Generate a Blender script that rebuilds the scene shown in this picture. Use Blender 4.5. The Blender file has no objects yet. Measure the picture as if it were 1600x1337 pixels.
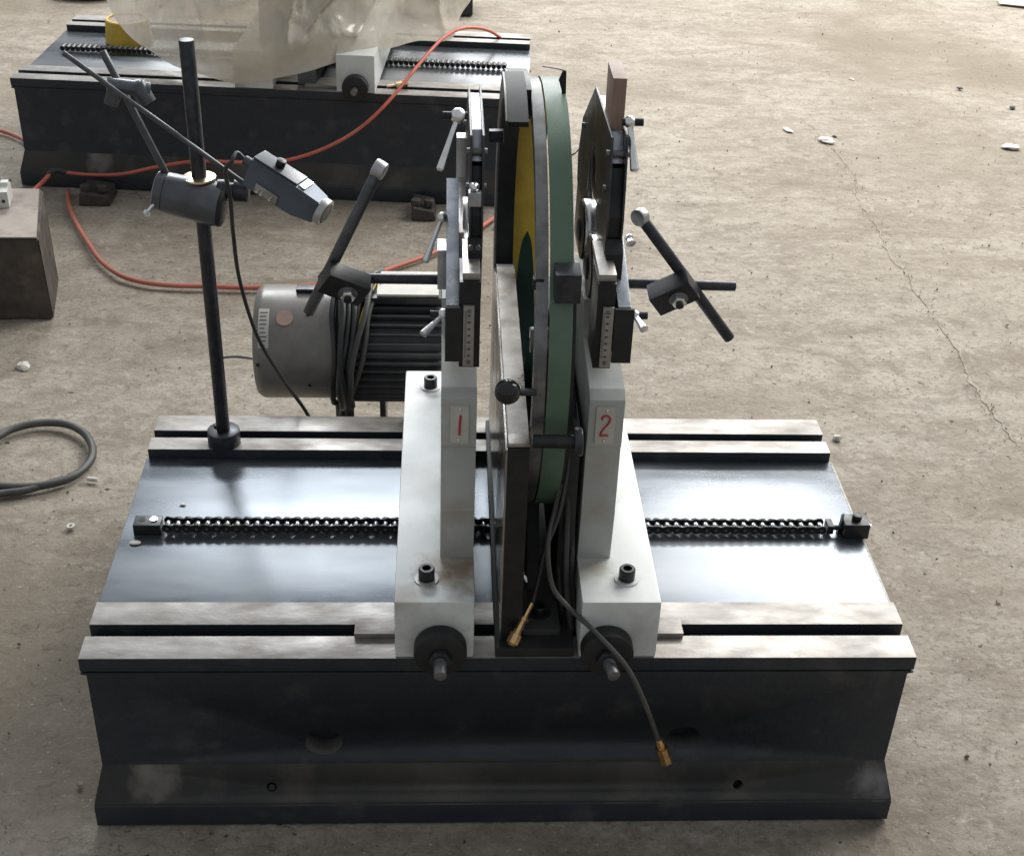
import bpy, bmesh, math, random
from mathutils import Vector, Matrix, Euler, noise
random.seed(7)
R = math.radians
S = bpy.context.scene
COL = S.collection
PI = math.pi

# ------------------------------------------------------------------ camera
CAM = Vector((-.0973, -1.5858, 1.7922))
ROT = Euler((R(57.34349682), R(-1.89224799), R(-2.25011803)), 'XYZ')
FPX = 2135.6
cd = bpy.data.cameras.new('camera'); co = bpy.data.objects.new('camera', cd); COL.objects.link(co)
co.location = CAM; co.rotation_euler = ROT
cd.sensor_fit = 'HORIZONTAL'; cd.sensor_width = 36; cd.lens = FPX / 1600 * 36
cd.clip_start = .05; cd.clip_end = 200
S.camera = co
_M = ROT.to_matrix()
def at(px, py, ax, v):
    """point of the place seen at a photo pixel, on the plane x, y or z = v"""
    d = _M @ Vector(((px - 800) / FPX, -(py - 668.5) / FPX, -1)); k = 'xyz'.index(ax)
    return CAM + d * ((v - CAM[k]) / d[k])

# ------------------------------------------------------------------ light
S.view_settings.view_transform = 'Standard'; S.view_settings.look = 'None'
S.view_settings.exposure = .40; S.view_settings.gamma = 1
w = bpy.data.worlds.new('World'); S.world = w; w.use_nodes = True
bg = w.node_tree.nodes['Background']
bg.inputs[0].default_value = (.63, .66, .70, 1); bg.inputs[1].default_value = .45
def area(name, loc, target, sx, sy, power, col):
    l = bpy.data.lights.new(name, 'AREA'); l.shape = 'RECTANGLE'; l.size = sx; l.size_y = sy
    l.energy = power; l.color = col
    o = bpy.data.objects.new(name, l); COL.objects.link(o); o.location = loc
    o.rotation_euler = (Vector(target) - Vector(loc)).to_track_quat('-Z', 'Y').to_euler()
    return o
area('window_light_right', (2.75, 6.8, 4.75), (.7, .6, .2), 1.5, .9, 125, (1, .985, .95))
area('window_light_left', (-1.2, 6.6, 4.8), (-.3, .4, .2), 2.6, 1.2, 190, (.93, .97, 1))
area('skylight', (4.2, 4.3, 4.8), (1.4, 2.4, 0), 4.0, 4.0, 390, (1, .985, .955))
area('doorway_light', (.4, 10.5, 3.2), (0, 2.5, .2), 7, 1.6, 260, (1, .99, .97))

# ------------------------------------------------------------------ mesh helpers
class MB:
    def __init__(s): s.bm = bmesh.new()
    def box(s, x0, x1, y0, y1, z0, z1, bev=0, M=None):
        r = bmesh.ops.create_cube(s.bm, size=1)
        vs = r['verts']
        bmesh.ops.scale(s.bm, vec=(x1 - x0, y1 - y0, z1 - z0), verts=vs)
        bmesh.ops.translate(s.bm, vec=((x0 + x1) / 2, (y0 + y1) / 2, (z0 + z1) / 2), verts=vs)
        if M is not None: bmesh.ops.transform(s.bm, matrix=M, verts=vs)
        if bev:
            es = list({e for v in vs for e in v.link_edges})
            bmesh.ops.bevel(s.bm, geom=es, offset=bev, segments=2, profile=.7, affect='EDGES', clamp_overlap=True)
        return s
    def prism(s, prof, ax, lo, hi, bev=0):
        """prof: list of (a,b) in the two other axes in order (x:(y,z), y:(x,z), z:(x,y))"""
        def P(a, b, c):
            return {'x': (c, a, b), 'y': (a, c, b), 'z': (a, b, c)}[ax]
        A = [s.bm.verts.new(P(a, b, lo)) for a, b in prof]; B = [s.bm.verts.new(P(a, b, hi)) for a, b in prof]
        n = len(prof); fs = [s.bm.faces.new(A), s.bm.faces.new(B[::-1])]
        for i in range(n): fs.append(s.bm.faces.new((A[i], B[i], B[(i + 1) % n], A[(i + 1) % n])))
        bmesh.ops.recalc_face_normals(s.bm, faces=fs)
        if bev:
            es = list({e for f in fs for e in f.edges})
            bmesh.ops.bevel(s.bm, geom=es, offset=bev, segments=2, profile=.7, affect='EDGES', clamp_overlap=True)
        return s
    def cyl(s, p0, p1, r0, r1=None, n=24, bev=0):
        p0 = Vector(p0); p1 = Vector(p1); r1 = r0 if r1 is None else r1
        d = p1 - p0; L = d.length; q = d.to_track_quat('Z', 'Y').to_matrix().to_4x4()
        st = [(0, r0), (L, r1)]
        if bev: st = [(0, r0 - bev), (bev * .3, r0 - bev * .3), (bev, r0), (L - bev, r1), (L - bev * .3, r1 - bev * .3), (L, r1 - bev)]
        rings = []
        for z, r in st:
            rings.append([s.bm.verts.new(p0 + q @ Vector((r * math.cos(2 * PI * i / n), r * math.sin(2 * PI * i / n), z))) for i in range(n)])
        for a, b in zip(rings, rings[1:]):
            for i in range(n): s.bm.faces.new((a[i], a[(i + 1) % n], b[(i + 1) % n], b[i]))
        s.bm.faces.new(rings[0][::-1]); s.bm.faces.new(rings[-1])
        return s
    def lathe(s, p0, p1, prof, n=24):
        """prof: (t along the axis in metres, radius)"""
        p0 = Vector(p0); d = Vector(p1) - p0; q = d.to_track_quat('Z', 'Y').to_matrix().to_4x4()
        rings = [[s.bm.verts.new(p0 + q @ Vector((r * math.cos(2 * PI * i / n), r * math.sin(2 * PI * i / n), z))) for i in range(n)] for z, r in prof]
        for a, b in zip(rings, rings[1:]):
            for i in range(n): s.bm.faces.new((a[i], a[(i + 1) % n], b[(i + 1) % n], b[i]))
        s.bm.faces.new(rings[0][::-1]); s.bm.faces.new(rings[-1])
        return s
    def ball(s, c, r, sx=1, sy=1, sz=1, sub=3):
        m = Matrix.Translation(Vector(c)) @ Matrix.Diagonal((sx, sy, sz, 1))
        bmesh.ops.create_icosphere(s.bm, subdivisions=sub, radius=r, matrix=m); return s
    def tube(s, pts, r, n=10, step=6, flat=1):
        P = [Vector(p) for p in pts]
        Q = []
        for i in range(len(P) - 1):
            a = P[max(i - 1, 0)]; b = P[i]; c = P[i + 1]; d = P[min(i + 2, len(P) - 1)]
            for k in range(step):
                t = k / step
                Q.append(.5 * ((2 * b) + (c - a) * t + (2 * a - 5 * b + 4 * c - d) * t * t + (3 * b - a - 3 * c + d) * t ** 3))
        Q.append(P[-1]); up = Vector((0, 0, 1)); rings = []
        for i, p in enumerate(Q):
            t = (Q[min(i + 1, len(Q) - 1)] - Q[max(i - 1, 0)]).normalized()
            if i == 0:
                u = t.cross(up); u = u if u.length > .1 else t.cross(Vector((1, 0, 0)))
            u = (u - t * u.dot(t)).normalized(); v = t.cross(u)
            rings.append([s.bm.verts.new(p + r * (math.cos(2 * PI * j / n) * u + flat * math.sin(2 * PI * j / n) * v)) for j in range(n)])
        for a, b in zip(rings, rings[1:]):
            for i in range(n): s.bm.faces.new((a[i], a[(i + 1) % n], b[(i + 1) % n], b[i]))
        s.bm.faces.new(rings[0][::-1]); s.bm.faces.new(rings[-1]); return s
    def arc(s, cy, cz, r0, r1, x0, x1, a0, a1, n=48):
        """a bent bar in a y-z plane: radii r0..r1, x0..x1, degrees a0..a1 from +y"""
        full = abs(a1 - a0) >= 360; m = n if full else n + 1; rings = []
        for i in range(m):
            a = R(a0 + (a1 - a0) * i / n); c, q = math.cos(a), math.sin(a)
            rings.append([s.bm.verts.new((x, cy + r * c, cz + r * q)) for x, r in ((x0, r0), (x1, r0), (x1, r1), (x0, r1))])
        for i in range(n):
            a, b = rings[i], rings[(i + 1) % m]
            for j in range(4): s.bm.faces.new((a[j], a[(j + 1) % 4], b[(j + 1) % 4], b[j]))
        if not full: s.bm.faces.new(rings[0][::-1]); s.bm.faces.new(rings[-1])
        bmesh.ops.recalc_face_normals(s.bm, faces=s.bm.faces[:]); return s

def mesh_of(mb, name, ang=35):
    bm = mb.bm; bm.normal_update()
    for f in bm.faces: f.smooth = True
    for e in bm.edges:
        e.smooth = len(e.link_faces) == 2 and e.calc_face_angle(0) < R(ang)
    me = bpy.data.meshes.new(name); bm.to_mesh(me); bm.free(); return me
def obj(name, mb, mat, parent=None, label=None, kind=None, ang=35):
    me = mesh_of(mb, name, ang) if isinstance(mb, MB) else mb
    o = bpy.data.objects.new(name, me); COL.objects.link(o)
    if mat and not me.materials: me.materials.append(mat)
    if parent: o.parent = parent
    if label: o['label'] = label
    if kind: o['kind'] = kind
    return o
def tag(o, label, cat, group=None, kind=None):
    o['label'] = label; o['category'] = cat
    if group: o['group'] = group
    if kind: o['kind'] = kind
    return o
def thing(name, label, cat, loc=(0, 0, 0), rz=0, group=None):
    """an Empty at the base of a thing; parts are given in its own space"""
    o = bpy.data.objects.new(name, None); COL.objects.link(o); o.location = loc; o.rotation_euler = (0, 0, rz)
    o.empty_display_size = .1
    return tag(o, label, cat, group)
def cut(o, cutters):
    """subtract the cutter meshes from o for good"""
    for c in cutters:
        me = mesh_of(c, 'cut'); co_ = bpy.data.objects.new('cut', me); COL.objects.link(co_)
        m = o.modifiers.new('b', 'BOOLEAN'); m.object = co_; m.operation = 'DIFFERENCE'; m.solver = 'EXACT'
        bpy.context.view_layer.update()
        dg = bpy.context.evaluated_depsgraph_get(); new = bpy.data.meshes.new_from_object(o.evaluated_get(dg))
        o.modifiers.clear(); o.data = new; bpy.data.objects.remove(co_)

# ------------------------------------------------------------------ materials
def mat(name, c1, c2=None, rough=.5, metal=0, scale=20, mix=(.4, .6), bump=.0, bscale=120, rvar=.0, c3=None, s3=6, m3=(.55, .7), stretch=(1, 1, 1), coat=0, detail=6, spots=()):
    m = bpy.data.materials.new(name); m.use_nodes = True; N = m.node_tree; L = N.links
    b = N.nodes['Principled BSDF']; b.inputs['Metallic'].default_value = metal; b.inputs['Roughness'].default_value = rough
    if coat: b.inputs['Coat Weight'].default_value = coat; b.inputs['Coat Roughness'].default_value = .15
    tc = N.nodes.new('ShaderNodeTexCoord'); mp = N.nodes.new('ShaderNodeMapping'); mp.inputs['Scale'].default_value = stretch
    L.new(tc.outputs['Object'], mp.inputs[0])
    def nz(sc, det=detail, ro=.6):
        n = N.nodes.new('ShaderNodeTexNoise'); n.inputs['Scale'].default_value = sc; n.inputs['Detail'].default_value = det
        n.inputs['Roughness'].default_value = ro; L.new(mp.outputs[0], n.inputs['Vector']); return n.outputs['Fac']
    def ramp(src, a, b_):
        r = N.nodes.new('ShaderNodeMapRange'); r.inputs[1].default_value = a; r.inputs[2].default_value = b_; L.new(src, r.inputs[0]); return r.outputs[0]
    def mixc(f, A, B):
        x = N.nodes.new('ShaderNodeMix'); x.data_type = 'RGBA'; L.new(f, x.inputs[0])
        for i, v in ((6, A), (7, B)):
            if isinstance(v, tuple): x.inputs[i].default_value = (*v, 1)
            else: L.new(v, x.inputs[i])
        return x.outputs[2]
    c2 = c2 or tuple(v * .75 for v in c1)
    n1 = nz(scale); out = mixc(ramp(n1, *mix), c1, c2)
    if c3: out = mixc(ramp(nz(s3), *m3), out, c3)
    for (ctr, rad, colr, st_) in spots:   # stains with a shape of their own
        vm = N.nodes.new('ShaderNodeVectorMath'); vm.operation = 'DISTANCE'; L.new(tc.outputs['Object'], vm.inputs[0]); vm.inputs[1].default_value = ctr
        ad = N.nodes.new('ShaderNodeMath'); ad.operation = 'MULTIPLY_ADD'; L.new(nz(28, 5), ad.inputs[0]); ad.inputs[1].default_value = -rad * 2.2; L.new(vm.outputs['Value'], ad.inputs[2])
        r = N.nodes.new('ShaderNodeMapRange'); r.inputs[1].default_value = rad * .1; r.inputs[2].default_value = -rad * .9; r.inputs[3].default_value = 0; r.inputs[4].default_value = st_
        L.new(ad.outputs[0], r.inputs[0]); out = mixc(r.outputs[0], out, colr)
    L.new(out, b.inputs['Base Color'])
    if rvar:
        r = N.nodes.new('ShaderNodeMapRange'); r.inputs[1].default_value = .3; r.inputs[2].default_value = .7
        r.inputs[3].default_value = max(rough - rvar, .03); r.inputs[4].default_value = rough + rvar
        L.new(nz(scale * .7), r.inputs[0]); L.new(r.outputs[0], b.inputs['Roughness'])
    if bump:
        bp = N.nodes.new('ShaderNodeBump'); bp.inputs['Strength'].default_value = bump; bp.inputs['Distance'].default_value = .002
        L.new(nz(bscale), bp.inputs['Height']); L.new(bp.outputs[0], b.inputs['Normal'])
    return m
M = {}
M['cast'] = mat('black_casting_paint', (.014, .019, .026), (.018, .023, .030), .5, scale=14, bump=.9, bscale=70, rvar=.16, c3=(.050, .050, .050), s3=11, m3=(.56, .72), detail=14, spots=[(tuple(at(470, 1085, 'y', 0)), .016, (.03, .031, .033), .7), (tuple(at(500, 1118, 'y', 0)), .02, (.026, .027, .029), .7), (tuple(at(565, 1110, 'y', 0)), .016, (.03, .03, .03), .5), (tuple(at(250, 1130, 'y', 0)), .05, (.03, .032, .036), .8), (tuple(at(410, 1272, 'y', -.015)), .014, (.035, .035, .035), .7), (tuple(at(450, 1276, 'y', -.015)), .012, (.035, .035, .035), .7), (tuple(at(1150, 1100, 'y', 0)), .05, (.03, .03, .03), .6)])
M['dusty_cast'] = mat('dusty_black_paint', (.052, .049, .043), (.032, .033, .033), .65, scale=6, bump=.3, bscale=150, c3=(.085, .078, .066), s3=8, m3=(.55, .72), detail=12, spots=[(tuple(at(232, 1212, 'y', .0)), .040, (.20, .185, .16), .9), (tuple(at(255, 1228, 'y', -.005)), .026, (.16, .15, .13), .8), (tuple(at(700, 1225, 'y', .0)), .07, (.085, .08, .07), .7), (tuple(at(1362, 1215, 'y', .01)), .035, (.22, .22, .23), .9), (tuple(at(1000, 1215, 'y', .0)), .06, (.075, .07, .062), .7)])
M['sideplate'] = mat('dull_polished_side', (.42, .41, .39), (.33, .32, .30), .24, .85, scale=12, rvar=.08, bump=.1)
M['armplate'] = mat('dark_arm_plate', (.075, .077, .08), (.05, .05, .052), .36, .6, scale=25, rvar=.1, bump=.1)
M['gloss'] = mat('glossy_black_plastic', (.010, .010, .011), (.014, .014, .014), .16)
M['pocket'] = mat('dust_in_pocket', (.09, .083, .075), (.06, .056, .05), .8, scale=30)
M['rail'] = mat('machined_rail_steel', (.36, .345, .325), (.21, .19, .17), .48, .4, scale=24, mix=(.38, .66), bump=.35, bscale=90, rvar=.16, c3=(.13, .095, .08), s3=9, m3=(.56, .72), stretch=(.45, 1, 1), detail=10)
M['panel'] = mat('oiled_recess_paint', (.155, .17, .19), (.105, .12, .138), .31, .72, scale=5, mix=(.35, .65), bump=.03, bscale=9, rvar=.14, c3=(.23, .245, .26), s3=3.5, m3=(.45, .72), stretch=(.5, 1.6, 1), detail=5)
M['white'] = mat('white_machine_paint', (.67, .69, .67), (.60, .62, .60), .36, scale=8, bump=.06, bscale=60, c3=(.46, .43, .36), s3=9, m3=(.56, .78), rvar=.08, spots=[((-.075, .078, .462), .06, (.27, .19, .12), .9), ((-.15, .02, .462), .03, (.40, .37, .31), .6), ((-.09, .0, .36), .05, (.30, .29, .26), .6), ((-.13, .33, .462), .06, (.50, .47, .42), .5), ((.135, .085, .462), .035, (.30, .25, .16), .6), ((-.12, .057, .462), .024, (.16, .15, .13), .7), ((.188, .057, .462), .022, (.18, .17, .15), .6), ((-.11, .01, .40), .05, (.30, .29, .26), .5), ((.20, .02, .40), .05, (.30, .29, .27), .5), ((-.12, .63, .462), .024, (.2, .19, .16), .6)])
M['face'] = mat('shaded_white_paint', (.45, .47, .45), (.40, .415, .39), .45, scale=12, bump=.08, bscale=80, c3=(.36, .32, .25), s3=11, m3=(.56, .80), rvar=.08, spots=[((-.075, .10, .56), .03, (.33, .28, .21), .6), ((.14, .10, .56), .03, (.33, .28, .21), .6), ((-.07, .2, .79), .05, (.36, .31, .24), .7), ((.14, .2, .79), .05, (.40, .36, .30), .5)])  # the white paint again, darkened to carry the shade on the uprights
M['steel'] = mat('ground_steel', (.50, .53, .57), (.36, .38, .42), .30, .85, scale=30, rvar=.1, bump=.08, bscale=200)
M['greysteel'] = mat('grey_steel', (.22, .22, .22), (.14, .14, .14), .42, .7, scale=25, rvar=.12, bump=.15)
M['plate'] = mat('worn_grey_plate', (.42, .40, .38), (.30, .28, .26), .36, .7, scale=22, rvar=.12, bump=.15, c3=(.26, .19, .14), s3=12)
M['black'] = mat('black_oxide', (.014, .015, .017), (.022, .022, .024), .38, .3, scale=40, rvar=.1, bump=.1)
M['matt'] = mat('matt_black', (.010, .010, .011), (.016, .016, .016), .6, scale=40, bump=.1)
M['rodblack'] = mat('blackened_rod', (.055, .058, .066), (.035, .037, .042), .36, .6, scale=60, rvar=.08)
M['rodgrey'] = mat('grey_rod', (.11, .115, .125), (.08, .085, .09), .38, .7, scale=50, rvar=.08)
M['chrome'] = mat('chromed_steel', (.86, .86, .85), (.76, .76, .75), .27, 1, scale=60, rvar=.06)
M['roller'] = mat('oiled_roller_steel', (.30, .30, .30), (.12, .12, .12), .28, .9, scale=40, rvar=.1)
M['brass'] = mat('brass', (.72, .50, .24), (.55, .36, .16), .28, 1, scale=80, rvar=.08)
M['brasspale'] = mat('pale_brass_washer', (.84, .72, .50), (.78, .64, .42), .30, 1, scale=60)
M['belt'] = mat('green_belt', (.098, .160, .108), (.082, .138, .092), .34, scale=18, bump=.25, bscale=500, c3=(.11, .17, .12), s3=9, m3=(.5, .7))
M['beltdark'] = mat('dark_green_belt_face', (.026, .080, .056), (.02, .065, .046), .5, scale=18, bump=.2, bscale=500)
M['yellow'] = mat('yellow_belt_face', (.66, .46, .06), (.55, .38, .05), .5, scale=22, bump=.15, bscale=300)
M['copper'] = mat('brown_laminate_block', (.30, .20, .155), (.24, .155, .12), .5, scale=60, stretch=(1, 1, .2), bump=.1)
M['red'] = mat('red_hose_rubber', (.55, .13, .08), (.44, .10, .065), .5, scale=14, c3=(.45, .17, .12), s3=6)
M['reddusty'] = mat('dusty_red_cord', (.50, .15, .10), (.40, .14, .10), .6, scale=14)
M['rubber'] = mat('black_rubber', (.022, .023, .024), (.035, .035, .034), .45, scale=20)
M['greyrubber'] = mat('grey_hose_rubber', (.075, .075, .068), (.05, .05, .046), .5, scale=14)
M['motor'] = mat('grey_motor_paint', (.27, .252, .23), (.20, .188, .172), .36, .2, scale=9, rvar=.08, bump=.08)
M['fin'] = mat('dark_motor_casting', (.095, .097, .10), (.07, .07, .072), .5, .2, scale=20, c3=(.16, .16, .155), s3=9, m3=(.66, .8))
M['alu'] = mat('brushed_aluminium', (.50, .50, .49), (.42, .42, .41), .40, .9, scale=40, rvar=.08)
M['sensor'] = mat('grey_blue_sensor_case', (.10, .125, .16), (.08, .10, .13), .42, .35, scale=20)
M['label'] = mat('pale_enamel_plate', (.56, .54, .48), (.50, .48, .42), .5, scale=25)
M['redink'] = mat('red_paint', (.48, .03, .04), (.40, .03, .035), .5)
M['ink'] = mat('black_ink', (.04, .04, .04), (.05, .05, .05), .6)
M['ruler'] = mat('worn_scale_plate', (.36, .34, .31), (.30, .285, .26), .42, .3, scale=60)
M['rust'] = mat('rusty_iron', (.065, .055, .048), (.04, .037, .035), .8, scale=20, bump=.5, bscale=60)
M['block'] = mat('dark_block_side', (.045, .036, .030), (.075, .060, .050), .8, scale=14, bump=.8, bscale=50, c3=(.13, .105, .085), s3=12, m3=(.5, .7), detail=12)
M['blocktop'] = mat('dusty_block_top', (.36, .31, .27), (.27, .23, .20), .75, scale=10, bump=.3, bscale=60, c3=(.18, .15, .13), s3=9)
M['chip'] = mat('white_chip', (.62, .60, .54), (.48, .46, .41), .7, scale=60, bump=.3)
M['stone'] = mat('small_stone', (.30, .27, .225), (.20, .18, .15), .9, scale=40, bump=.4)
M['grit'] = mat('floor_grit', (.16, .14, .11), (.26, .235, .195), .9, scale=14)
M['switch'] = mat('white_plastic', (.60, .60, .56), (.52, .52, .48), .45, scale=15)
M['bluegrey'] = mat('blue_grey_housing', (.14, .155, .17), (.10, .11, .12), .5, scale=7)

def film_mat():
    m = bpy.data.materials.new('dusty_plastic_film'); m.use_nodes = True; N = m.node_tree; L = N.links; N.nodes.clear()
    out = N.nodes.new('ShaderNodeOutputMaterial')
    pr = N.nodes.new('ShaderNodeBsdfPrincipled'); pr.inputs['Base Color'].default_value = (.68, .63, .54, 1); pr.inputs['Roughness'].default_value = .2; pr.inputs['Coat Weight'].default_value = .8; pr.inputs['Coat Roughness'].default_value = .12
    tr = N.nodes.new('ShaderNodeBsdfTranslucent'); tr.inputs[0].default_value = (.86, .80, .70, 1)
    tp = N.nodes.new('ShaderNodeBsdfTransparent'); tp.inputs[0].default_value = (.93, .91, .87, 1)
    a = N.nodes.new('ShaderNodeMixShader'); a.inputs[0].default_value = .28; L.new(pr.outputs[0], a.inputs[1]); L.new(tr.outputs[0], a.inputs[2])
    b = N.nodes.new('ShaderNodeMixShader'); L.new(tp.outputs[0], b.inputs[1]); L.new(a.outputs[0], b.inputs[2])
    tc = N.nodes.new('ShaderNodeTexCoord'); n = N.nodes.new('ShaderNodeTexNoise'); n.inputs['Scale'].default_value = 4; n.inputs['Detail'].default_value = 5
    L.new(tc.outputs['Object'], n.inputs[0]); r = N.nodes.new('ShaderNodeMapRange'); r.inputs[1].default_value = .35; r.inputs[2].default_value = .7
    r.inputs[3].default_value = .74; r.inputs[4].default_value = .95; L.new(n.outputs[0], r.inputs[0]); L.new(r.outputs[0], b.inputs[0])
    n2 = N.nodes.new('ShaderNodeTexNoise'); n2.inputs['Scale'].default_value = 22; n2.inputs['Detail'].default_value = 4; L.new(tc.outputs['Object'], n2.inputs[0])
    bp = N.nodes.new('ShaderNodeBump'); bp.inputs['Strength'].default_value = .6; bp.inputs['Distance'].default_value = .012
    L.new(n2.outputs[0], bp.inputs['Height'])
    wv = N.nodes.new('ShaderNodeMix'); wv.data_type = 'RGBA'; wv.inputs[0].default_value = .12; L.new(tc.outputs['Object'], wv.inputs[6]); L.new(n2.outputs['Color'], wv.inputs[7])
    vo = N.nodes.new('ShaderNodeTexVoronoi'); vo.feature = 'F1'; vo.inputs['Scale'].default_value = 7; L.new(wv.outputs[2], vo.inputs['Vector'])
    b2 = N.nodes.new('ShaderNodeBump'); b2.inputs['Strength'].default_value = .35; b2.inputs['Distance'].default_value = .03
    L.new(vo.outputs['Distance'], b2.inputs['Height']); L.new(bp.outputs[0], b2.inputs['Normal'])
    L.new(b2.outputs[0], pr.inputs['Normal']); L.new(b2.outputs[0], tr.inputs['Normal']); L.new(b.outputs[0], out.inputs[0]); return m
M['film'] = film_mat()

# ------------------------------------------------------------------ ground
CRACK = [at(*p, 'z', 0) for p in ((1255, 185), (1330, 262), (1350, 330), (1420, 440), (1475, 515), (1530, 610), (1590, 705))]
def ground_mat():
    m = bpy.data.materials.new('dusty_concrete'); m.use_nodes = True; N = m.node_tree; L = N.links
    b = N.nodes['Principled BSDF']; b.inputs['Roughness'].default_value = .82; b.inputs['Specular IOR Level'].default_value = .35
    tc = N.nodes.new('ShaderNodeTexCoord')
    def nz(sc, det=8, ro=.6, st=(1, 1, 1), dist=0):
        mp = N.nodes.new('ShaderNodeMapping'); mp.inputs['Scale'].default_value = st; L.new(tc.outputs['Object'], mp.inputs[0])
        n = N.nodes.new('ShaderNodeTexNoise'); n.inputs['Scale'].default_value = sc; n.inputs['Detail'].default_value = det
        n.inputs['Roughness'].default_value = ro; n.inputs['Distortion'].default_value = dist; L.new(mp.outputs[0], n.inputs[0]); return n.outputs['Fac']
    def mr(src, a, c, d=0, e=1):
        r = N.nodes.new('ShaderNodeMapRange'); [setattr(r.inputs[i + 1], 'default_value', v) for i, v in enumerate((a, c, d, e))]; L.new(src, r.inputs[0]); return r.outputs[0]
    def mx(f, A, B):
        x = N.nodes.new('ShaderNodeMix'); x.data_type = 'RGBA'; L.new(f, x.inputs[0])
        for i, v in ((6, A), (7, B)):
            if isinstance(v, tuple): x.inputs[i].default_value = (*v, 1)
            else: L.new(v, x.inputs[i])
        return x.outputs[2]
    c = mx(mr(nz(1.1, 8, .65), .35, .65), (.38, .34, .285), (.30, .26, .208))
    c = mx(mr(nz(3.2, 10, .75, (.7, 1.6, 1), .6), .47, .64), c, (.21, .175, .135))
    c = mx(mr(nz(12, 8, .75, (1, 1.5, 1)), .46, .72), c, (.20, .168, .13))
    c = mx(mr(nz(26, 6, .7), .55, .75), c, (.42, .385, .325))
    c = mx(mr(nz(4.2, 9, .72, (1, 1, 1), .8), .60, .72), c, (.40, .37, .32))
    c = mx(mr(nz(17, 6, .75), .63, .73), c, (.13, .108, .085))
    c = mx(mr(nz(.75, 5, .6, (1, 1, 1), .4), .50, .66), c, (.205, .17, .125))
    c = mx(mr(nz(85, 3, .6), .55, .70), c, (.215, .185, .145))
    c = mx(mr(nz(120, 3, .6), .66, .74), c, (.50, .46, .39))
    c = mx(mr(nz(33, 9, .8, (1, 1, 1), 1.2), .55, .64), c, (.155, .13, .10))
    c = mx(mr(nz(6.5, 9, .8, (1, 1, 1), 1.5), .57, .66), c, (.20, .17, .13))
    pits = mr(nz(48, 3, .5), .69, .74)
    c = mx(pits, c, (.075, .063, .05))
    L.new(c, b.inputs['Base Color'])
    def bump(h, st, dist, prev=None):
        p = N.nodes.new('ShaderNodeBump'); p.inputs['Strength'].default_value = st; p.inputs['Distance'].default_value = dist; L.new(h, p.inputs['Height'])
        if prev: L.new(prev, p.inputs['Normal'])
        return p.outputs[0]
    n = bump(nz(9, 10, .72), .8, .012); n = bump(nz(60, 8, .72), .55, .004, n)
    L.new(n, b.inputs['Normal']); return m
gm = ground_mat()
def seg_dist(p, a, b):
    ab = b - a; t = max(0, min(1, (p - a).dot(ab) / ab.dot(ab))); return (p - a - ab * t).length
mb = MB(); bm = mb.bm
xs = [-15, -8, -5] + [-3.2 + i * .035 for i in range(191)] + [5, 8, 15]
ys = [-8, -4, -2] + [-.6 + i * .035 for i in range(184)] + [8, 12, 20]
cr2 = [Vector((c.x, c.y)) for c in CRACK]
grid = []
for y in ys:
    row = []
    for x in xs:
        z = -.004 + .006 * noise.noise(Vector((x * 2.1, y * 2.1, 3))) + .0025 * noise.noise(Vector((x * 11, y * 11, 5)))
        row.append(bm.verts.new((x, y, z if abs(x) < 6 and y < 7 else -.004)))
    grid.append(row)
for j in range(len(ys) - 1):
    for i in range(len(xs) - 1):
        bm.faces.new((grid[j][i], grid[j][i + 1], grid[j + 1][i + 1], grid[j + 1][i]))
g = obj('ground', mb, gm, kind='structure', ang=180); g['label'] = 'dusty worn concrete workshop floor'

# the crack: broken edges standing along a line, one ragged strip
mb = MB(); pts = []
for a, b in zip(CRACK, CRACK[1:]):
    for k in range(30):
        p = a.lerp(b, k / 30); n_ = noise.noise(Vector((p.x * 9, p.y * 9, 1))) * .020 + noise.noise(Vector((p.x * 30, p.y * 30, 1))) * .012
        pts.append(Vector((p.x + n_, p.y, 0)))
prev = None
for i, p in enumerate(pts):
    wd = max(0, .0022 * (.55 + 2.2 * noise.noise(Vector((p.x * 17, p.y * 17, 7)))) + (.0025 if i > 120 else 0)) * min(1, i / 12, (len(pts) - i) / 8)
    z = -.004 + .006 * noise.noise(Vector((p.x * 2.1, p.y * 2.1, 3))) + .0025 * noise.noise(Vector((p.x * 11, p.y * 11, 5))) + .0016
    a = mb.bm.verts.new((p.x - wd, p.y, z)); b = mb.bm.verts.new((p.x + wd, p.y, z)); c = mb.bm.verts.new((p.x, p.y, z + .0006))
    if prev: mb.bm.faces.new((prev[0], prev[2], c, a)); mb.bm.faces.new((prev[2], prev[1], b, c))
    prev = (a, b, c)
M['crackdirt'] = mat('dirt_in_crack', (.27, .238, .193), (.33, .29, .24), .95, scale=30, bump=.8, bscale=90)
obj('floor_crack', mb, M['crackdirt'], kind='structure')['label'] = 'ragged dirt-filled crack running across the concrete'

# crumbled concrete along the crack
mb = MB()
for i in range(170):
    p = pts[min(int(random.random() ** .7 * len(pts)), len(pts) - 1)]; r = random.uniform(.0015, .0038)
    m_ = Matrix.Translation((p.x + random.gauss(0, .016), p.y + random.gauss(0, .02), .001)) @ Euler((random.random() * 6, random.random() * 6, random.random() * 6)).to_matrix().to_4x4() @ Matrix.Diagonal((1, .8, .45, 1))
    bmesh.ops.create_icosphere(mb.bm, subdivisions=1, radius=r, matrix=m_)
M['crumb'] = mat('concrete_crumbs', (.46, .42, .36), (.34, .31, .26), .9, scale=50)
tag(obj('crumbs', mb, M['crumb'], ang=10), 'pale crumbs of broken concrete strewn along the long floor crack', 'crumbs', kind='stuff')
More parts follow.
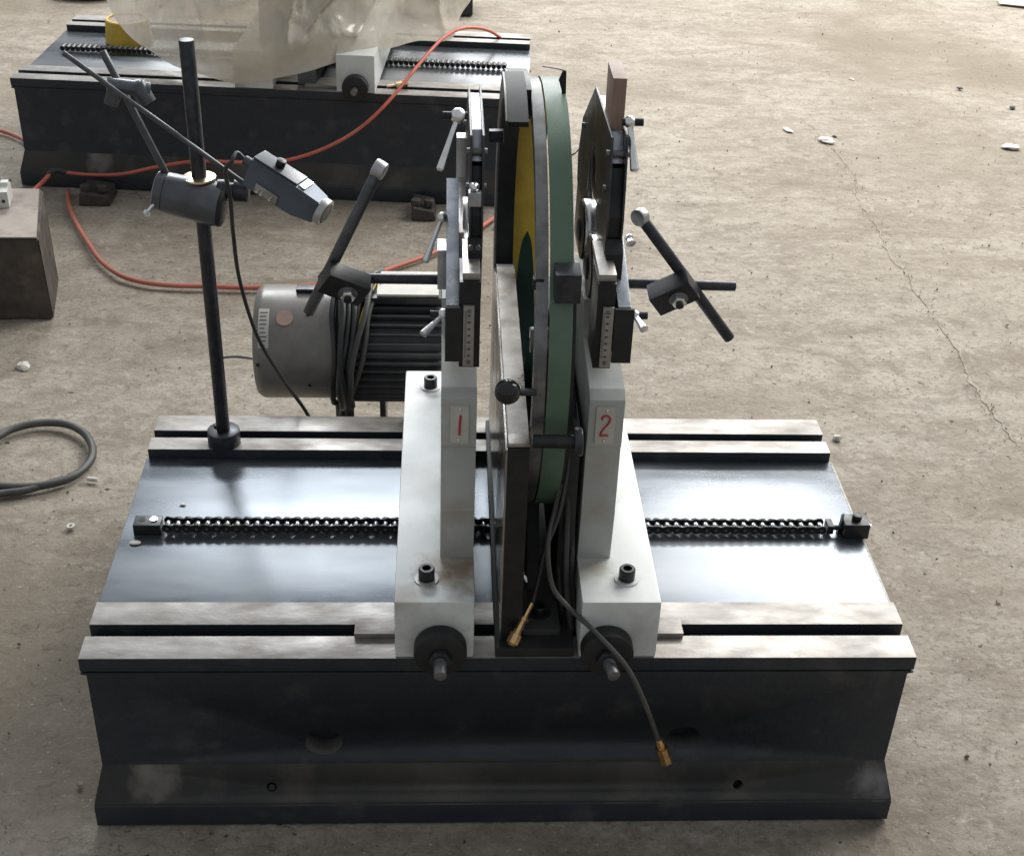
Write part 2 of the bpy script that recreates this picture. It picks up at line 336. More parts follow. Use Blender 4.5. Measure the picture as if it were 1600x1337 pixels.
# loose grit nobody could count
mb = MB()
for i in range(1500):
    x = random.uniform(-2.4, 3.2); y = random.uniform(-.5, 5.2)
    if -.68 < x < .68 and -.03 < y < .72: continue
    r = random.uniform(.0012, .0038) * (1.7 if random.random() < .05 else 1)
    m_ = Matrix.Translation((x, y, .001)) @ Euler((random.random() * 6, random.random() * 6, random.random() * 6)).to_matrix().to_4x4() @ Matrix.Diagonal((1, random.uniform(.6, 1), random.uniform(.4, .8), 1))
    bmesh.ops.create_icosphere(mb.bm, subdivisions=1, radius=r, matrix=m_)
go = obj('grit', mb, M['grit'], kind='stuff'); tag(go, 'scattered fine grit and crumbs on the concrete floor', 'grit', kind='stuff')

# ------------------------------------------------------------------ machine bed
H = .352; D = .697
def make_bed(label, loc, rz, hw, near):
    t = thing('machine_bed', label, 'machine bed', loc, rz)
    fh = hw + .012
    mb = MB(); rings = []
    for z, x, y0, y1 in ((0, fh, -.015, D + .015), (.045, fh, -.015, D + .015), (.108, hw - .003, .016, D - .018), (.318, hw - .009, 0, D), (.320, hw, 0, D), (.3215, hw, 0, D), (.326, hw, 0, D)):
        rings.append([mb.bm.verts.new(v) for v in ((-x, y0, z), (x, y0, z), (x, y1, z), (-x, y1, z))])
    for a, b in zip(rings, rings[1:]):
        for i in range(4): mb.bm.faces.new((a[i], a[(i + 1) % 4], b[(i + 1) % 4], b[i]))
    mb.bm.faces.new(rings[0][::-1]); mb.bm.faces.new(rings[-1])
    es = [e for e in mb.bm.edges if abs(e.verts[0].co.z - .045) < .001 or abs(e.verts[0].co.z - .326) < .001 and abs(e.verts[1].co.z - .326) < .001]
    bmesh.ops.bevel(mb.bm, geom=[e for e in es if abs(e.verts[0].co.z - e.verts[1].co.z) < .001], offset=.003, segments=2, affect='EDGES')
    body = obj('base_casting', mb, M['cast'], t)
    if near:
        c1 = MB(); p = at(505, 1156, 'y', .012); c1.cyl((p.x, -.05, p.z), (p.x, .05, p.z - .004), .031, n=40)
        c2 = MB(); p2 = at(1068, 1152, 'y', .012); c2.cyl((p2.x, -.05, p2.z), (p2.x, .05, p2.z), .028, n=40)
        bs = []
        for px in ((425, 1228), (1152, 1224)):
            q = at(*px, 'y', .002); c = MB(); c.cyl((q.x, q.y - .03, q.z + .02), (q.x, q.y + .02, q.z - .014), .0085, n=20); bs.append(c)
        cut(body, [c1, c2] + bs)
        q = at(425, 1229, 'y', .004); mb = MB(); mb.cyl((q.x, q.y - .001, q.z), (q.x, q.y + .012, q.z - .008), .0055, n=16); obj('set_screw', mb, M['black'], t)
        # dusty floor of the left pocket
    else:
        for xx in (-.28, .52):
            c = MB(); c.cyl((xx, -.05, .19), (xx, .08, .19), .03, n=24); cut(body, [c])
    body.data.materials.clear(); body.data.materials.append(M['cast']); body.data.materials.append(M['dusty_cast']); body.data.materials.append(M['pocket'])
    for f in body.data.polygons:
        n = f.normal
        f.material_index = 2 if (near and n.z > .25 and f.center.y > .012 and f.center.y < .1 and .118 < f.center.z < .2 and f.center.x < 0) else 1 if (n.z > .3 and f.center.z < .15) else 0
    for y0, y1, e in ((0, .052, 0), (.079, .134, 0), (.577, .618, 0), (.642, D, 0)):
        mb = MB(); mb.box(-hw, hw, y0, y1, .3262, H, .0014)
        rl = obj('rail', mb, M['rail'], t)
        rl.data.materials.append(M['cast'])
        for f in rl.data.polygons:
            if f.normal.y < -.8 or f.normal.y > .8 or abs(f.normal.x) > .8: f.material_index = 1
    mb = MB(); mb.box(-hw - .004, hw + .004, .1342, .5768, .3262, .3312, .001)
    obj('recess_panel', mb, M['panel'], t)
    if near:
        mb = MB()
        for k in range(170):   # bare chipped edge of the recess at the right
            y = .137 + .437 * k / 170; s_ = .0006 + .0022 * max(0, noise.noise(Vector((k * .31, 2, 2))) + .35)
            mb.box(hw + .0042 - s_ * 1.6, hw + .0052, y, y + .0026, .3275, .3316)
        obj('chipped_edge', mb, M['chip'], t, kind='stuff')
    return t
bed = make_bed('long black cast machine bed with machined rails carrying both white supports', (0, 0, 0), 0, .65, True)

# mounted chain along the middle of the bed
ZC = .3445; YC = .352
def link_mesh(p=.0159, h=.0125, th=.002):
    mb = MB(); prof = []
    for i in range(9): a = R(90 + 180 * i / 8); prof.append((-p / 2 + h / 2 * math.cos(a), h / 2 * math.sin(a)))
    prof.append((0, -h * .33))
    for i in range(9): a = R(-90 + 180 * i / 8); prof.append((p / 2 + h / 2 * math.cos(a), h / 2 * math.sin(a)))
    prof.append((0, h * .33)); mb.prism(prof, 'y', -th / 2, th / 2); return mesh_of(mb, 'link_plate')
def make_chain(label, x0, x1, loc=(0, 0, 0), rz=0, near=True):
    t = thing('roller_chain', label, 'roller chain', loc, rz); pitch = .0172
    n = int((x1 - x0) / pitch)
    if near:
        lm = link_mesh(pitch, .0175, .0024); lm.materials.append(M['black'])
        rm = mesh_of(MB().cyl((0, -.0065, 0), (0, .0065, 0), .0058, n=14, bev=.001), 'roller'); rm.materials.append(M['roller'])
        pm = mesh_of(MB().cyl((0, -.0145, 0), (0, .0145, 0), .0028, n=8), 'pin'); pm.materials.append(M['greysteel'])
        for i in range(n + 1):
            x = x0 + pitch * i + random.uniform(-.0006, .0006)
            if -.165 < x < -.10 or .125 < x < .225: continue
            r_ = obj('roller', rm, None, t); r_.location = (x, YC, ZC + random.uniform(-.0005, .0005))
            r_ = obj('pin', pm, None, t); r_.location = (x, YC, ZC)
            if i < n:
                o = .0088 if i % 2 else .0115
                for s in (-1, 1):
                    l = obj('link_plate', lm, None, t); l.location = (x + pitch / 2, YC + s * o, ZC); l.rotation_euler = (0, random.uniform(-.03, .03), 0)
    else:
        mb = MB()
        for i in range(n + 1):
            x = x0 + pitch * i; mb.cyl((x, YC - .016, ZC), (x, YC + .016, ZC), .0085, n=8)
            mb.box(x - .006, x + .006, YC - .014, YC + .014, ZC - .006, ZC + .006)
        obj('link_row', mb, M['black'], t, kind='stuff')
    return t
xl0 = at(262, 820, 'z', .345).x; xr1 = .588
ch = make_chain('black roller chain bolted along the middle of the near machine bed', xl0, xr1)
mb = MB(); mb.box(-.632, -.585, YC - .015, YC + .015, .3315, .353, .0015)
eb = obj('end_block', mb, M['black'], ch, label='left end block with one bright screw and one empty hole')
mb = MB(); mb.cyl((-.598, YC + .002, .353), (-.598, YC + .002, .3555), .0065, n=16); obj('screw', mb, M['chrome'], eb)
mb = MB(); mb.cyl((-.619, YC + .002, .3525), (-.619, YC + .002, .3536), .006, n=16); obj('hole', mb, M['matt'], eb)
mb = MB(); mb.box(.617, .662, YC - .02, YC + .014, .3315, .362, .0015); eb = obj('end_block', mb, M['black'], ch, label='right end block with cap screw')
mb = MB(); mb.cyl((.641, YC - .002, .362), (.641, YC - .002, .372), .0085, n=18, bev=.001); obj('screw', mb, M['black'], eb)
mb = MB(); mb.prism([(.610, .3315), (.617, .3315), (.617, .372)], 'y', YC - .004, YC + .004); obj('rib', mb, M['black'], eb)
mb = MB(); mb.cyl((.59, YC - .004, .345), (.62, YC - .004, .345), .0045, n=12).box(.589, .600, YC - .012, YC + .012, .336, .353, .001); obj('tension_stud', mb, M['black'], ch)
mb = MB(); mb.cyl((.662, YC - .004, .347), (.668, YC - .004, .347), .005, n=6); obj('nut', mb, M['chrome'], ch)

# flakes lying on the bed
for (px, s_) in (((211, 847), .008), ((285, 787), .0045)):
    q = at(*px, 'z', .334); mb = MB(); mb.ball((q.x, q.y, .3335), s_, 1.3, .8, .25, 2)
    tag(obj('chip', mb, M['chip']), 'white chip on the bed below the left chain end block' if s_ > .005 else 'tiny white chip on the left recess panel above the chain', 'chip')

# ------------------------------------------------------------------ supports
def socket_bolt(parent, x, y, z, r=.0125, h=.022, wm=None):
    b = obj('socket_bolt', MB().lathe((x, y, z), (x, y, z + 1), [(0, r), (h - .002, r), (h, r - .0015), (h, r * .55), (h - .009, r * .5)], 24), M['black'], parent)
    obj('washer', MB().cyl((x, y, z + .0002), (x, y, z + .0022), r * 1.5, n=28), wm or M['white'], b)
    return b
def lever(parent, a, b, yb, ye, rb, r1=.0045, side=-1, pin=True):
    """ball on the plate side, tapered handle hanging off"""
    A = at(*a, 'y', yb); B = at(*b, 'y', ye)
    h = obj('locking_lever', MB().lathe(A, B, [(0, r1 * .8), ((B - A).length * .55, r1), ((B - A).length * .97, r1 * 1.35), ((B - A).length, r1 * .9)], 14), M['chrome'], parent)
    obj('ball', MB().ball(A, rb), M['chrome'], h)
    if pin: obj('pin', MB().cyl(A + Vector((side * (rb + .010), 0, 0)), A + Vector((-side * (rb + .002), 0, 0)), .0055, n=12), M['black'], h)
    return h
def tbar(parent, top, bot, blk, rod_in, rod_out, yt, capdir, lighter):
    """sloping rod with a round stop, a black clamp block and the level rod it slides on"""
    A = at(*top, 'y', yt); B = at(*bot, 'y', yt); d = (B - A).normalized()
    rod = obj('stop_rod', MB().cyl(A, B, .0088, n=20, bev=.0015), M['rodgrey'] if lighter else M['rodblack'], parent)
    c = Vector(capdir)
    obj('stop_button', MB().cyl(A - c * .008 - d * .004, A + c * .010 - d * .004, .0132, n=26, bev=.0015), M['alu'], rod)
    P0 = at(*rod_in, 'y', yt + .012); P1 = at(*rod_out, 'y', yt + .012)
    obj('level_rod', MB().cyl(P0, P1, .0078, n=18, bev=.001), M['rodblack'], parent)
    return rod

def make_support(num, xi, o, arm_off):
    X = lambda u: xi + o * u
    def bx(mb, u0, u1, y0, y1, z0, z1, bev=0):
        a, b = sorted((X(u0), X(u1))); return mb.box(a, b, y0, y1, z0, z1, bev)
    def pr(mb, prof, u0, u1, bev=0):
        a, b = sorted((X(u0), X(u1))); return mb.prism(prof, 'x', a, b, bev)
    word = {1: 'left white support pedestal with red figure 1 on its plate', 2: 'right white support pedestal with red figure 2 on its plate'}[num]
    t = thing('support_pedestal', word, 'machine support', (0, 0, 0), 0, 'white support pedestals on the near bed')
    ft = obj('foot', bx(MB(), 0, .121, .0015, .690, H + .0005, .462, .005), M['white'], t)
    ft.data.materials.append(M['face'])
    up = MB(); pr(up, [(.110, .4622), (.100, .560), (.102, .562), (.102, .676), (.097, .680), (.095, .762), (.112, .772), (.24, .79), (.26, .84), (.45, .82), (.56, .72), (.62, .4622)], .0005, .0525, .0035)
    u = obj('upright', up, M['face'], t)
    obj('gusset', pr(MB(), [(.046, .4624), (.1095, .4624), (.105, .495)], .004, .049, .001), M['face'], u) if False else None
    # number plate
    z0, z1 = .688, .752
    npl = obj('number_plate', bx(MB(), .012 if num == 1 else .011, .039, .0925, .0965, z0, z1, .0005), M['label'], t)
    cx = X(.0255); yf = .0915; cz = (z0 + z1) / 2
    mb = MB()
    if num == 1: mb.tube([(cx + .0015, yf, cz + .017), (cx + .0005, yf, cz), (cx, yf, cz - .017)], .0017, 8, flat=1)
    else:
        pts = [(-.006, .011), (-.004, .0165), (.001, .018), (.0055, .0145), (.006, .009), (.003, .003), (-.002, -.004), (-.005, -.010), (-.0065, -.0165), (-.001, -.016), (.005, -.0165)]
        mb.tube([(cx + a, yf, cz + b) for a, b in pts], .0014, 8)
    obj('digit', mb, M['redink'], npl)
    for s in (-1, 1): obj('rivet', MB().ball((cx + (0.001 * s), .0925, cz + s * .026), .0022, sub=2), M['chrome'], npl)
    # bolts in the foot
    for yb in (.057, .628):
        socket_bolt(t, X(.073), yb, .462)
    # adjusting knob at the foot's front
    kc = at(688 if num == 1 else 948, 1014, 'y', -.01)
    kn = obj('adjusting_knob', MB().cyl((kc.x, .0012, kc.z), (kc.x, -.026, kc.z), .0405, n=48, bev=.004), M['matt'], t)
    obj('hub', MB().cyl((kc.x, -.026, kc.z - .002), (kc.x, -.036, kc.z - .002), .018, n=6, bev=.001), M['rodblack'], kn)
    obj('stud', MB().cyl((kc.x, -.036, kc.z - .002), (kc.x + (.006 if num == 2 else 0), -.066, kc.z - .004), .0098, n=20, bev=.001), M['greysteel'], kn)
    # slider with scale
    sl = obj('slider', pr(MB(), [(.084, .834), (.084, .920), (.335, 1.002), (.37, .98), (.37, .80), (.2, .80), (.2, .822)], .0285, .0465, .0008), M['steel'], t)
    obj('slider_face', bx(MB(), .0235 if num == 1 else .024, .0475 if num == 1 else .0515, .0795, .0838, .8335, .9185, .0005), M['matt'], sl)
    rl = obj('scale_ruler', bx(MB(), .0075, .0225, .0785, .0835, .827, .921, .0004), M['ruler'], t)
    mb = MB()
    for k in range(7):
        zz = .843 + k * .0105; cxr = X(.0145)
        mb.box(cxr - .002, cxr + .0018, .0778, .0784, zz, zz + .0022)
        for q in range(3): mb.box(cxr - .0062, cxr - .0035, .0778, .0784, zz + q * .0035 - .001, zz + q * .0035 - .0003)
    obj('scale_marks', mb, M['ink'], rl, kind='stuff')
    for zz in (.834, .914): obj('screw', MB().cyl((X(.0145), .078, zz), (X(.0145), .0765, zz), .0028, n=14), M['greysteel'], rl)
    obj('guide_block', bx(MB(), -.001, .028 if num == 1 else .024, .0845, .16, .822, .955, .001), M['black'], t)
    obj('guide_cap', bx(MB(), 0, .024, .09, .20, .9555, .966, .001), M['plate'], t)
    # retaining arm
    a0, a1 = arm_off
    prof = [(.155, .955), (.150, 1.02), (.166, 1.133), (.40, 1.124), (.555, 1.02), (.597, .942), (.585, .900), (.44, .900), (.43, 1.00), (.385, 1.045), (.33, 1.03), (.27, .955)]
    arm = obj('retaining_arm', pr(MB(), prof, a0, a0 + .0028, .0004), M['armplate'], t)
    pr_o = obj('arm_plate', pr(MB(), prof, a1 - .0028, a1, .0004), M['armplate'], arm)
    obj('arm_web', pr(MB(), [(.168, .90), (.158, .955), (.158, 1.02), (.178, 1.085), (.21, 1.085), (.205, .90)], a0 + .003, a1 - .003, .001), M['black'], arm)
    obj('arm_spacer', pr(MB(), [(.205, 1.088), (.182, 1.09), (.205, 1.127), (.37, 1.121), (.37, 1.075)], a0 + .0032, a1 - .0032, .0005), M['steel'], arm)
    obj('latch_block', pr(MB(), [(.135, .905), (.135, .975), (.155, .99), (.20, .99), (.20, .905)], a0 + .001, a1 + .001, .0015), M['black'], t)
    for (yy, zz) in ((.18, 1.105), (.19, 1.05), (.52, 1.02)):
        aa, bb = X(a0 - .0045), X(a1 + .0045)
        obj('cross_bolt', MB().cyl((aa, yy, zz), (bb, yy, zz), .0048, n=12, bev=.0006), M['greysteel'], arm)
    if num == 1:
        q = at(741, 291, 'y', .152); obj('adjusting_screw', MB().lathe(q + Vector((0, .01, -.004)), q + Vector((0, -1, .35)), [(0, .006), (.012, .0072), (.02, .006), (.024, .003)], 18), M['chrome'], arm)
        q = at(742, 309, 'y', .150); obj('screw_block', MB().box(q.x - .0085, q.x + .0085, .142, .156, q.z - .010, q.z + .010, .001), M['steel'], arm)
        for (px_, py_) in ((735, 386), (747, 386)):
            q = at(px_, py_, 'y', .134); obj('cap_screw', MB().cyl(q, q + Vector((0, -.004, 0)), .0035, n=12), M['greysteel'], arm)
    # bearing rollers that carry the shaft
    for (yy, zz) in ((.240, .905), (.372, .905)):
        rr = obj('bearing_roller', MB().lathe((X(.003), yy, zz), (X(1), yy, zz), [(0, .040), (.0005, .047), (.002, .048), (.017, .048), (.0185, .047)], 40), M['chrome'], t)
        obj('roller_cap', MB().lathe((X(.0029), yy, zz), (X(-1), yy, zz), [(0, .0465), (.002, .0455), (.003, .02), (.006, .018), (.008, .012)], 32), M['black'], rr)
    obj('roller_housing', pr(MB(), [(.22, .80), (.22, .86), (.30, .93), (.45, .90), (.54, .92), (.56, .98), (.585, .98), (.60, .80)], .014, .03, .001), M['plate'], t)
    return t, X
s1, X1 = make_support(1, -.047, -1, (-.004, .0155))
s2, X2 = make_support(2, .1155, 1, (.0125, .036))
# left: levers, stop rods
lever(s1, (716, 181), (687, 267), .19, .15, .0108, .0042, -1)
lever(s1, (691, 340), (664, 410), .25, .21, .0080, .0040, -1, False)
lever(s1, (693, 491), (660, 523), .12, .09, .0088, .0045, -1)
lever(s2, (984, 191), (992, 268), .19, .15, .0085, .0048, 1)
lever(s2, (983, 372), (986, 381), .25, .24, .0062, .0055, 1, False)
lever(s2, (992, 493), (1007, 515), .12, .09, .0078, .0048, 1)
tbar(s1, (590, 268), (482, 489), None, (700, 437), (565, 435), .26, (.85, -.3, -.38), True)
tbar(s2, (1003, 342), (1140, 529), None, (976, 443), (1149, 447), .26, (-.55, -.55, -.05), False)
# clamp blocks, standing across the rods
def clamp(parent, c, ang, tw, w, h, yt):
    C_ = at(*c, 'y', yt)
    Mx = Matrix.Translation(C_) @ Euler((0, ang, 0)).to_matrix().to_4x4() @ Euler((R(18), 0, R(tw))).to_matrix().to_4x4()
    b = obj('clamp_block', MB().box(-w / 2, w / 2, -.014, .018, -h / 2, h / 2, .0018, Mx), M['black'], parent)
    q = lambda x, y, z: Mx @ Vector((x, y, z))
    obj('washer', MB().cyl(q(.006, -.014, 0), q(.006, -.017, 0), .0145, n=28), M['greysteel'], b)
    obj('nut', MB().cyl(q(.006, -.017, 0), q(.006, -.026, 0), .0112, n=6, bev=.001), M['chrome'], b)
    obj('bolt_end', MB().cyl(q(.006, -.026, 0), q(.006, -.031, 0), .006, n=16), M['black'], b)
    return b
clamp(s1, (538, 444), R(28), 12, .068, .042, .245)
clamp(s2, (1052, 458), R(-32), -8, .066, .042, .245)
A = at(692, 409, 'y', .255); obj('rod_bracket', MB().box(A.x - .008, A.x + .006, .235, .275, A.z - .036, A.z + .028, .0015), M['steel'], s1)
# laminate pad standing in the right arm
A = at(968, 123, 'y', .216)
obj('clamping_pad', MB().box(.1305, .1495, .216, .288, 1.09, 1.198, .0012), M['copper'], s2, label='brown clamping pad standing up from the arm')
obj('clamping_pad', MB().box(.1295, .1315, .245, .34, 1.00, 1.075, .0006), M['copper'], s2)

# keys clamped in the front slot
for nm, x0, x1 in (('left', -.233, -.1685), ('right', .2372, .286)):
    mb = MB(); mb.box(x0, x1, .046, .084, H + .0004, H + .0095, .0012)
    tag(obj('slot_key', mb, M['rail']), 'flat steel key in the front slot beside the %s white foot' % nm, 'slot key', 'steel keys in the front slot')

# ------------------------------------------------------------------ belt drive between the supports
bd = thing('belt_drive', 'hoop shaped belt drive with green belt standing between the two supports', 'belt drive')
CY, CZ = .36, .80
obj('column', MB().prism([(.02, H + .018), (.02, .726), (.045, .732), (.55, .742), (.66, .70), (.66, H + .018)], 'x', -.0045, .0265, .0015), M['black'], bd)
mb = MB(); mb.box(-.0042, .0262, .023, .050, .7275, .7335, .0008); obj('column_cap', mb, M['plate'], bd)
mb = MB(); mb.prism([(.050, .7332), (.56, .7452), (.60, .733), (.56, .7405), (.05, .7325)], 'x', -.0042, .0262); obj('slideway', mb, M['plate'], bd, label='worn bright top face of the column')
obj('side_plate', MB().prism([(.024, .36), (.024, .722), (.55, .738), (.655, .70), (.655, .36)], 'x', -.0075, -.0048), M['sideplate'], bd)
ra = obj('rear_arm', MB().arc(CY, CZ, .300, .345, -.003, .0275, -22, 96, 60), M['black'], bd, label='wide black rear half of the hoop')
obj('arm_edge', MB().arc(CY, CZ, .302, .3445, -.0065, -.0031, -22, 96, 60), M['greysteel'], ra)
obj('arm_tip', MB().arc(CY, CZ, .337, .3458, -.0090, .0200, 82, 110, 20), M['matt'], ra)
obj('arm_edge', MB().arc(CY, CZ, .336, .3450, -.0120, -.0092, 82, 109.5, 20), M['greysteel'], ra)
fr = obj('front_ring', MB().arc(CY, CZ, .306, .333, .0275, .0445, 60, 268, 80), M['greysteel'], bd, label='narrow grey front half of the hoop')
for a in (78, 100, 150, 190):
    obj('rim_bolt', MB().ball((.0275, CY + .32 * math.cos(R(a)), CZ + .32 * math.sin(R(a))), .0045, .7, 1, 1, 2), M['black'], fr)
A = at(842, 435, 'y', .09); obj('rim_lug', MB().box(A.x - .009, A.x + .006, .07, .085, A.z - .008, A.z + .008, .002), M['black'], fr)
bt = obj('drive_belt', MB().arc(CY, CZ, .3285, .3345, .0468, .0785, -75, 268, 120), M['belt'], bd, label='green outside of the belt')
obj('belt_inner_face', MB().arc(CY, CZ, .3265, .3283, .0280, .0746, -30, 84, 60), M['yellow'], bt, label='yellow inner face of the belt')
# inner return run of the belt over its small pulleys
mb = MB(); N_ = 40; ring = []
pa = []
for i in range(N_ + 1):
    a = R(185 + (362 - 185) * i / N_); pa.append(Vector((0, CY + .03 + .165 * math.cos(a), CZ + .01 + .20 * math.sin(a))))
for i_, p_ in enumerate(pa):
  tt = 1 - min(1, (N_ - i_) / 9); ww = max(.06, math.sqrt(1 - tt * tt)) ; ring.append([mb.bm.verts.new((x, p_.y, p_.z + dz)) for x, dz in ((.0455 - .0175 * ww, 0), (.0455 + .0145 * ww, 0), (.0455 + .0145 * ww, -.004), (.0455 - .0175 * ww, -.004))])
for a, b in zip(ring, ring[1:]):
    for j in range(4): mb.bm.faces.new((a[j], a[(j + 1) % 4], b[(j + 1) % 4], b[j]))
mb.bm.faces.new(ring[0][::-1]); mb.bm.faces.new(ring[-1]); bmesh.ops.recalc_face_normals(mb.bm, faces=mb.bm.faces[:])
obj('return_run', mb, M['beltdark'], bt, label='dark green inner run of the belt')
for yy, zz in ((CY - .155, CZ + .0), (CY - .11, CZ - .22), (CY + .2, CZ - .18)):
    obj('idler_pulley', MB().cyl((.033, yy, zz), (.060, yy, zz), .020, n=32, bev=.001), M['beltdark'] if yy > CY and zz > CZ else M['greysteel'], bd)
# side guard on the far side of the belt, towards support 2
obj('guard_strip', MB().arc(CY, CZ, .295, .325, .0795, .084, 148, 262, 60), M['matt'], bd, label='matt black guard beside the belt')
A = at(868, 425, 'y', .045); B = at(906, 470, 'y', .045)
obj('hinge_block', MB().box(A.x, B.x, .035, .075, B.z, A.z, .0015), M['rodblack'], bd)
A = at(832, 689, 'y', .005); B = at(903, 690, 'y', .005)
pv = obj('pivot_pin', MB().cyl(A, B, .0098, n=20), M['black'], bd); obj('collar', MB().cyl(B - Vector((.006, 0, 0)), B + Vector((.006, 0, 0)), .0205, n=28, bev=.002), M['rodblack'], pv)
A = at(793, 612, 'y', -.01); B = at(836, 613, 'y', .012)
kb = obj('ball_knob', MB().ball(A, .0178), M['gloss'], bd); obj('spindle', MB().cyl(A, B, .0052, n=14), M['rodblack'], kb)
A = at(764, 212, 'y', .45); B = at(787, 212, 'y', .45); obj('stop_stud', MB().cyl(A, B, .0105, n=6, bev=.001), M['rodblack'], bd)
# thin spring blade at the top
mb = MB(); mb.prism([(q_.x, q_.z) for q_ in (at(x_, y_, 'y', .34) for x_, y_ in ((873, 125), (880, 110), (885, 111), (884, 150), (881, 172), (877, 140)))], 'y', .338, .342); obj('spring_blade', mb, M['matt'], bd)
obj('wire', MB().tube([at(848, 104, 'y', .33), at(868, 107, 'y', .31), at(883, 111, 'y', .30)], .0010, 6), M['greysteel'], bd)
obj('wire', MB().tube([at(888, 244, 'y', .2), at(897, 240, 'y', .22), at(904, 233, 'y', .3)], .0016, 6), M['greysteel'], bd)
# base
obj('base_plate', MB().box(-.0135, .108, .0025, .66, H + .0005, H + .0175, .0015), M['matt'], bd)
sb = obj('brown_packing', MB().box(.030, .088, .032, .24, H + .018, H + .030, .0015), M['dusty_cast'], bd, label='dusty brown packing plate at the foot')
q = at(843, 955, 'z', .385); b_ = socket_bolt(bd, q.x, q.y, H + .030, .0115, .016, M['matt'])
obj('rear_rib', MB().prism([(.13, H + .03), (.24, H + .20), (.5, .60), (.56, H + .03)], 'x', .040, .060, .001), M['matt'], bd)
obj('shadow_plate', MB().box(.083, .108, .10, .62, H + .018, .70, .002), M['matt'], bd)  # black plate added to stand in for deep shadow inside the right support
q = at(823, 893, 'z', .42); obj('hose_barb', MB().lathe(at(812, 884, 'y', .10), at(824, 912, 'y', .09), [(0, .003), (.004, .005), (.008, .003), (.012, .005), (.016, .003), (.02, .005), (.028, .004)], 14), M['chrome'], bd)

# cables
def cable(name, pts, r, m, label, cat, group=None):
    return tag(obj(name, MB().tube(pts, r, 12, 8), m), label, cat, group)
def fitting(parent, p, d, prof, m='brass'):
    d = Vector(d).normalized(); return obj('brass_fitting', MB().lathe(p, Vector(p) + d, prof, 8), M[m], parent)
c1 = cable('sensor_cable', [at(884, 560, 'y', .20), at(890, 640, 'y', .14), at(888, 720, 'y', .10), at(874, 800, 'y', .07), at(852, 860, 'y', .05), at(840, 910, 'y', .045), at(831, 944, 'y', .04)], .0031, M['rubber'], 'thin black cable ending in a long brass plug before the hoop column', 'cable', 'cables with brass plugs hanging between the supports')
e0 = at(831, 942, 'y', .038); e1 = at(798, 1008, 'y', -.006); L_ = (e1 - e0).length
fitting(c1, e0, e1 - e0, [(0, .0042), (.024, .0042), (.0245, .0075), (.030, .0078), (.0305, .0058), (L_ - .020, .0068), (L_ - .0195, .0095), (L_ - .004, .0098), (L_, .006)])
c2 = cable('sensor_cable', [at(878, 600, 'y', .2), at(884, 700, 'y', .12), at(868, 790, 'y', .08), at(856, 850, 'y', .05), at(862, 912, 'y', .035), at(885, 945, 'y', .02), at(930, 987, 'y', -.02), at(978, 1040, 'y', -.05), at(1008, 1100, 'y', -.052), at(1030, 1160, 'y', -.045)], .0040, M['greyrubber'], 'black cable looping over the front edge with its brass plug hanging', 'cable', 'cables with brass plugs hanging between the supports')
e0 = at(1029, 1154, 'y', -.046); e1 = at(1041, 1190, 'y', -.046); L_ = (e1 - e0).length
fitting(c2, e0, e1 - e0, [(0, .0055), (.008, .0075), (.014, .0078), (.0145, .006), (.019, .006), (.0195, .0105), (L_ - .003, .0112), (L_, .008)])
for i, (x_, d_) in enumerate(((890, 0), (899, .02), (880, .03))):
    cable('hose', [at(x_ - 6, 600, 'y', .16 + d_), at(x_, 700, 'y', .12 + d_), at(x_ - 4, 800, 'y', .10 + d_), at(x_ - 6, 900, 'y', .07 + d_), at(x_ + 2, 985, 'y', .05 + d_)], .0052, M['rubber'], ('black hose nearest the green belt in the hanging bundle', 'black hose nearest the right support in the hanging bundle', 'middle black hose at the back of the hanging bundle')[i], 'hose', 'black hoses hanging inside the right support')

# ------------------------------------------------------------------ motor behind the bed
MY = .93
a = at(408, 530, 'y', MY); cyl_z = (at(470, 446, 'y', MY).z + at(470, 616, 'y', MY).z) / 2; MR = .118
mx0 = at(404, 530, 'y', MY).x; mx1 = at(530, 530, 'y', MY).x; mx2 = at(700, 530, 'y', MY).x
mt = thing('electric_motor', 'grey electric motor with cooling ribs lying behind the near bed', 'motor', (0, 0, 0))
obj('fan_cover', MB().lathe((mx0, MY, cyl_z), (mx0 + 1, MY, cyl_z), [(0, MR - .018), (.003, MR - .008), (.012, MR - .001), (.02, MR), (mx1 - mx0, MR), (mx1 - mx0 + .001, MR - .004)], 64), M['motor'], mt)
obj('stator', MB().cyl((mx1 + .002, MY, cyl_z), (mx2, MY, cyl_z), MR - .014, n=48), M['fin'], mt)
fm = MB().box(.0, mx2 - mx1 - .022, -.002, .002, MR - .016, MR + .007, .0008); fm = mesh_of(fm, 'cooling_rib'); fm.materials.append(M['fin'])
for k in range(40):
    a_ = k * 9.0
    f = obj('cooling_rib', fm, None, mt); f.location = (mx1 + .016, MY, cyl_z); f.rotation_euler = (R(a_), 0, 0)
tb = obj('terminal_box', MB().box(at(560, 430, 'y', MY).x, at(690, 430, 'y', MY).x, MY - .06, MY + .06, cyl_z + MR + .002, cyl_z + MR + .016, .003), M['black'], mt)
obj('terminal_lid', MB().box(at(590, 430, 'y', MY).x, at(686, 430, 'y', MY).x, MY - .055, MY + .05, cyl_z + MR + .0162, cyl_z + MR + .022, .002), M['label'], tb)
obj('lifting_eye', MB().box(at(462, 430, 'y', MY).x, at(505, 430, 'y', MY).x, MY - .012, MY + .012, cyl_z + MR + .0, cyl_z + MR + .009, .002), M['black'], mt)
def on_motor(x, deg, r=MR): return Vector((x, MY - r * math.cos(R(deg)), cyl_z + r * math.sin(R(deg))))
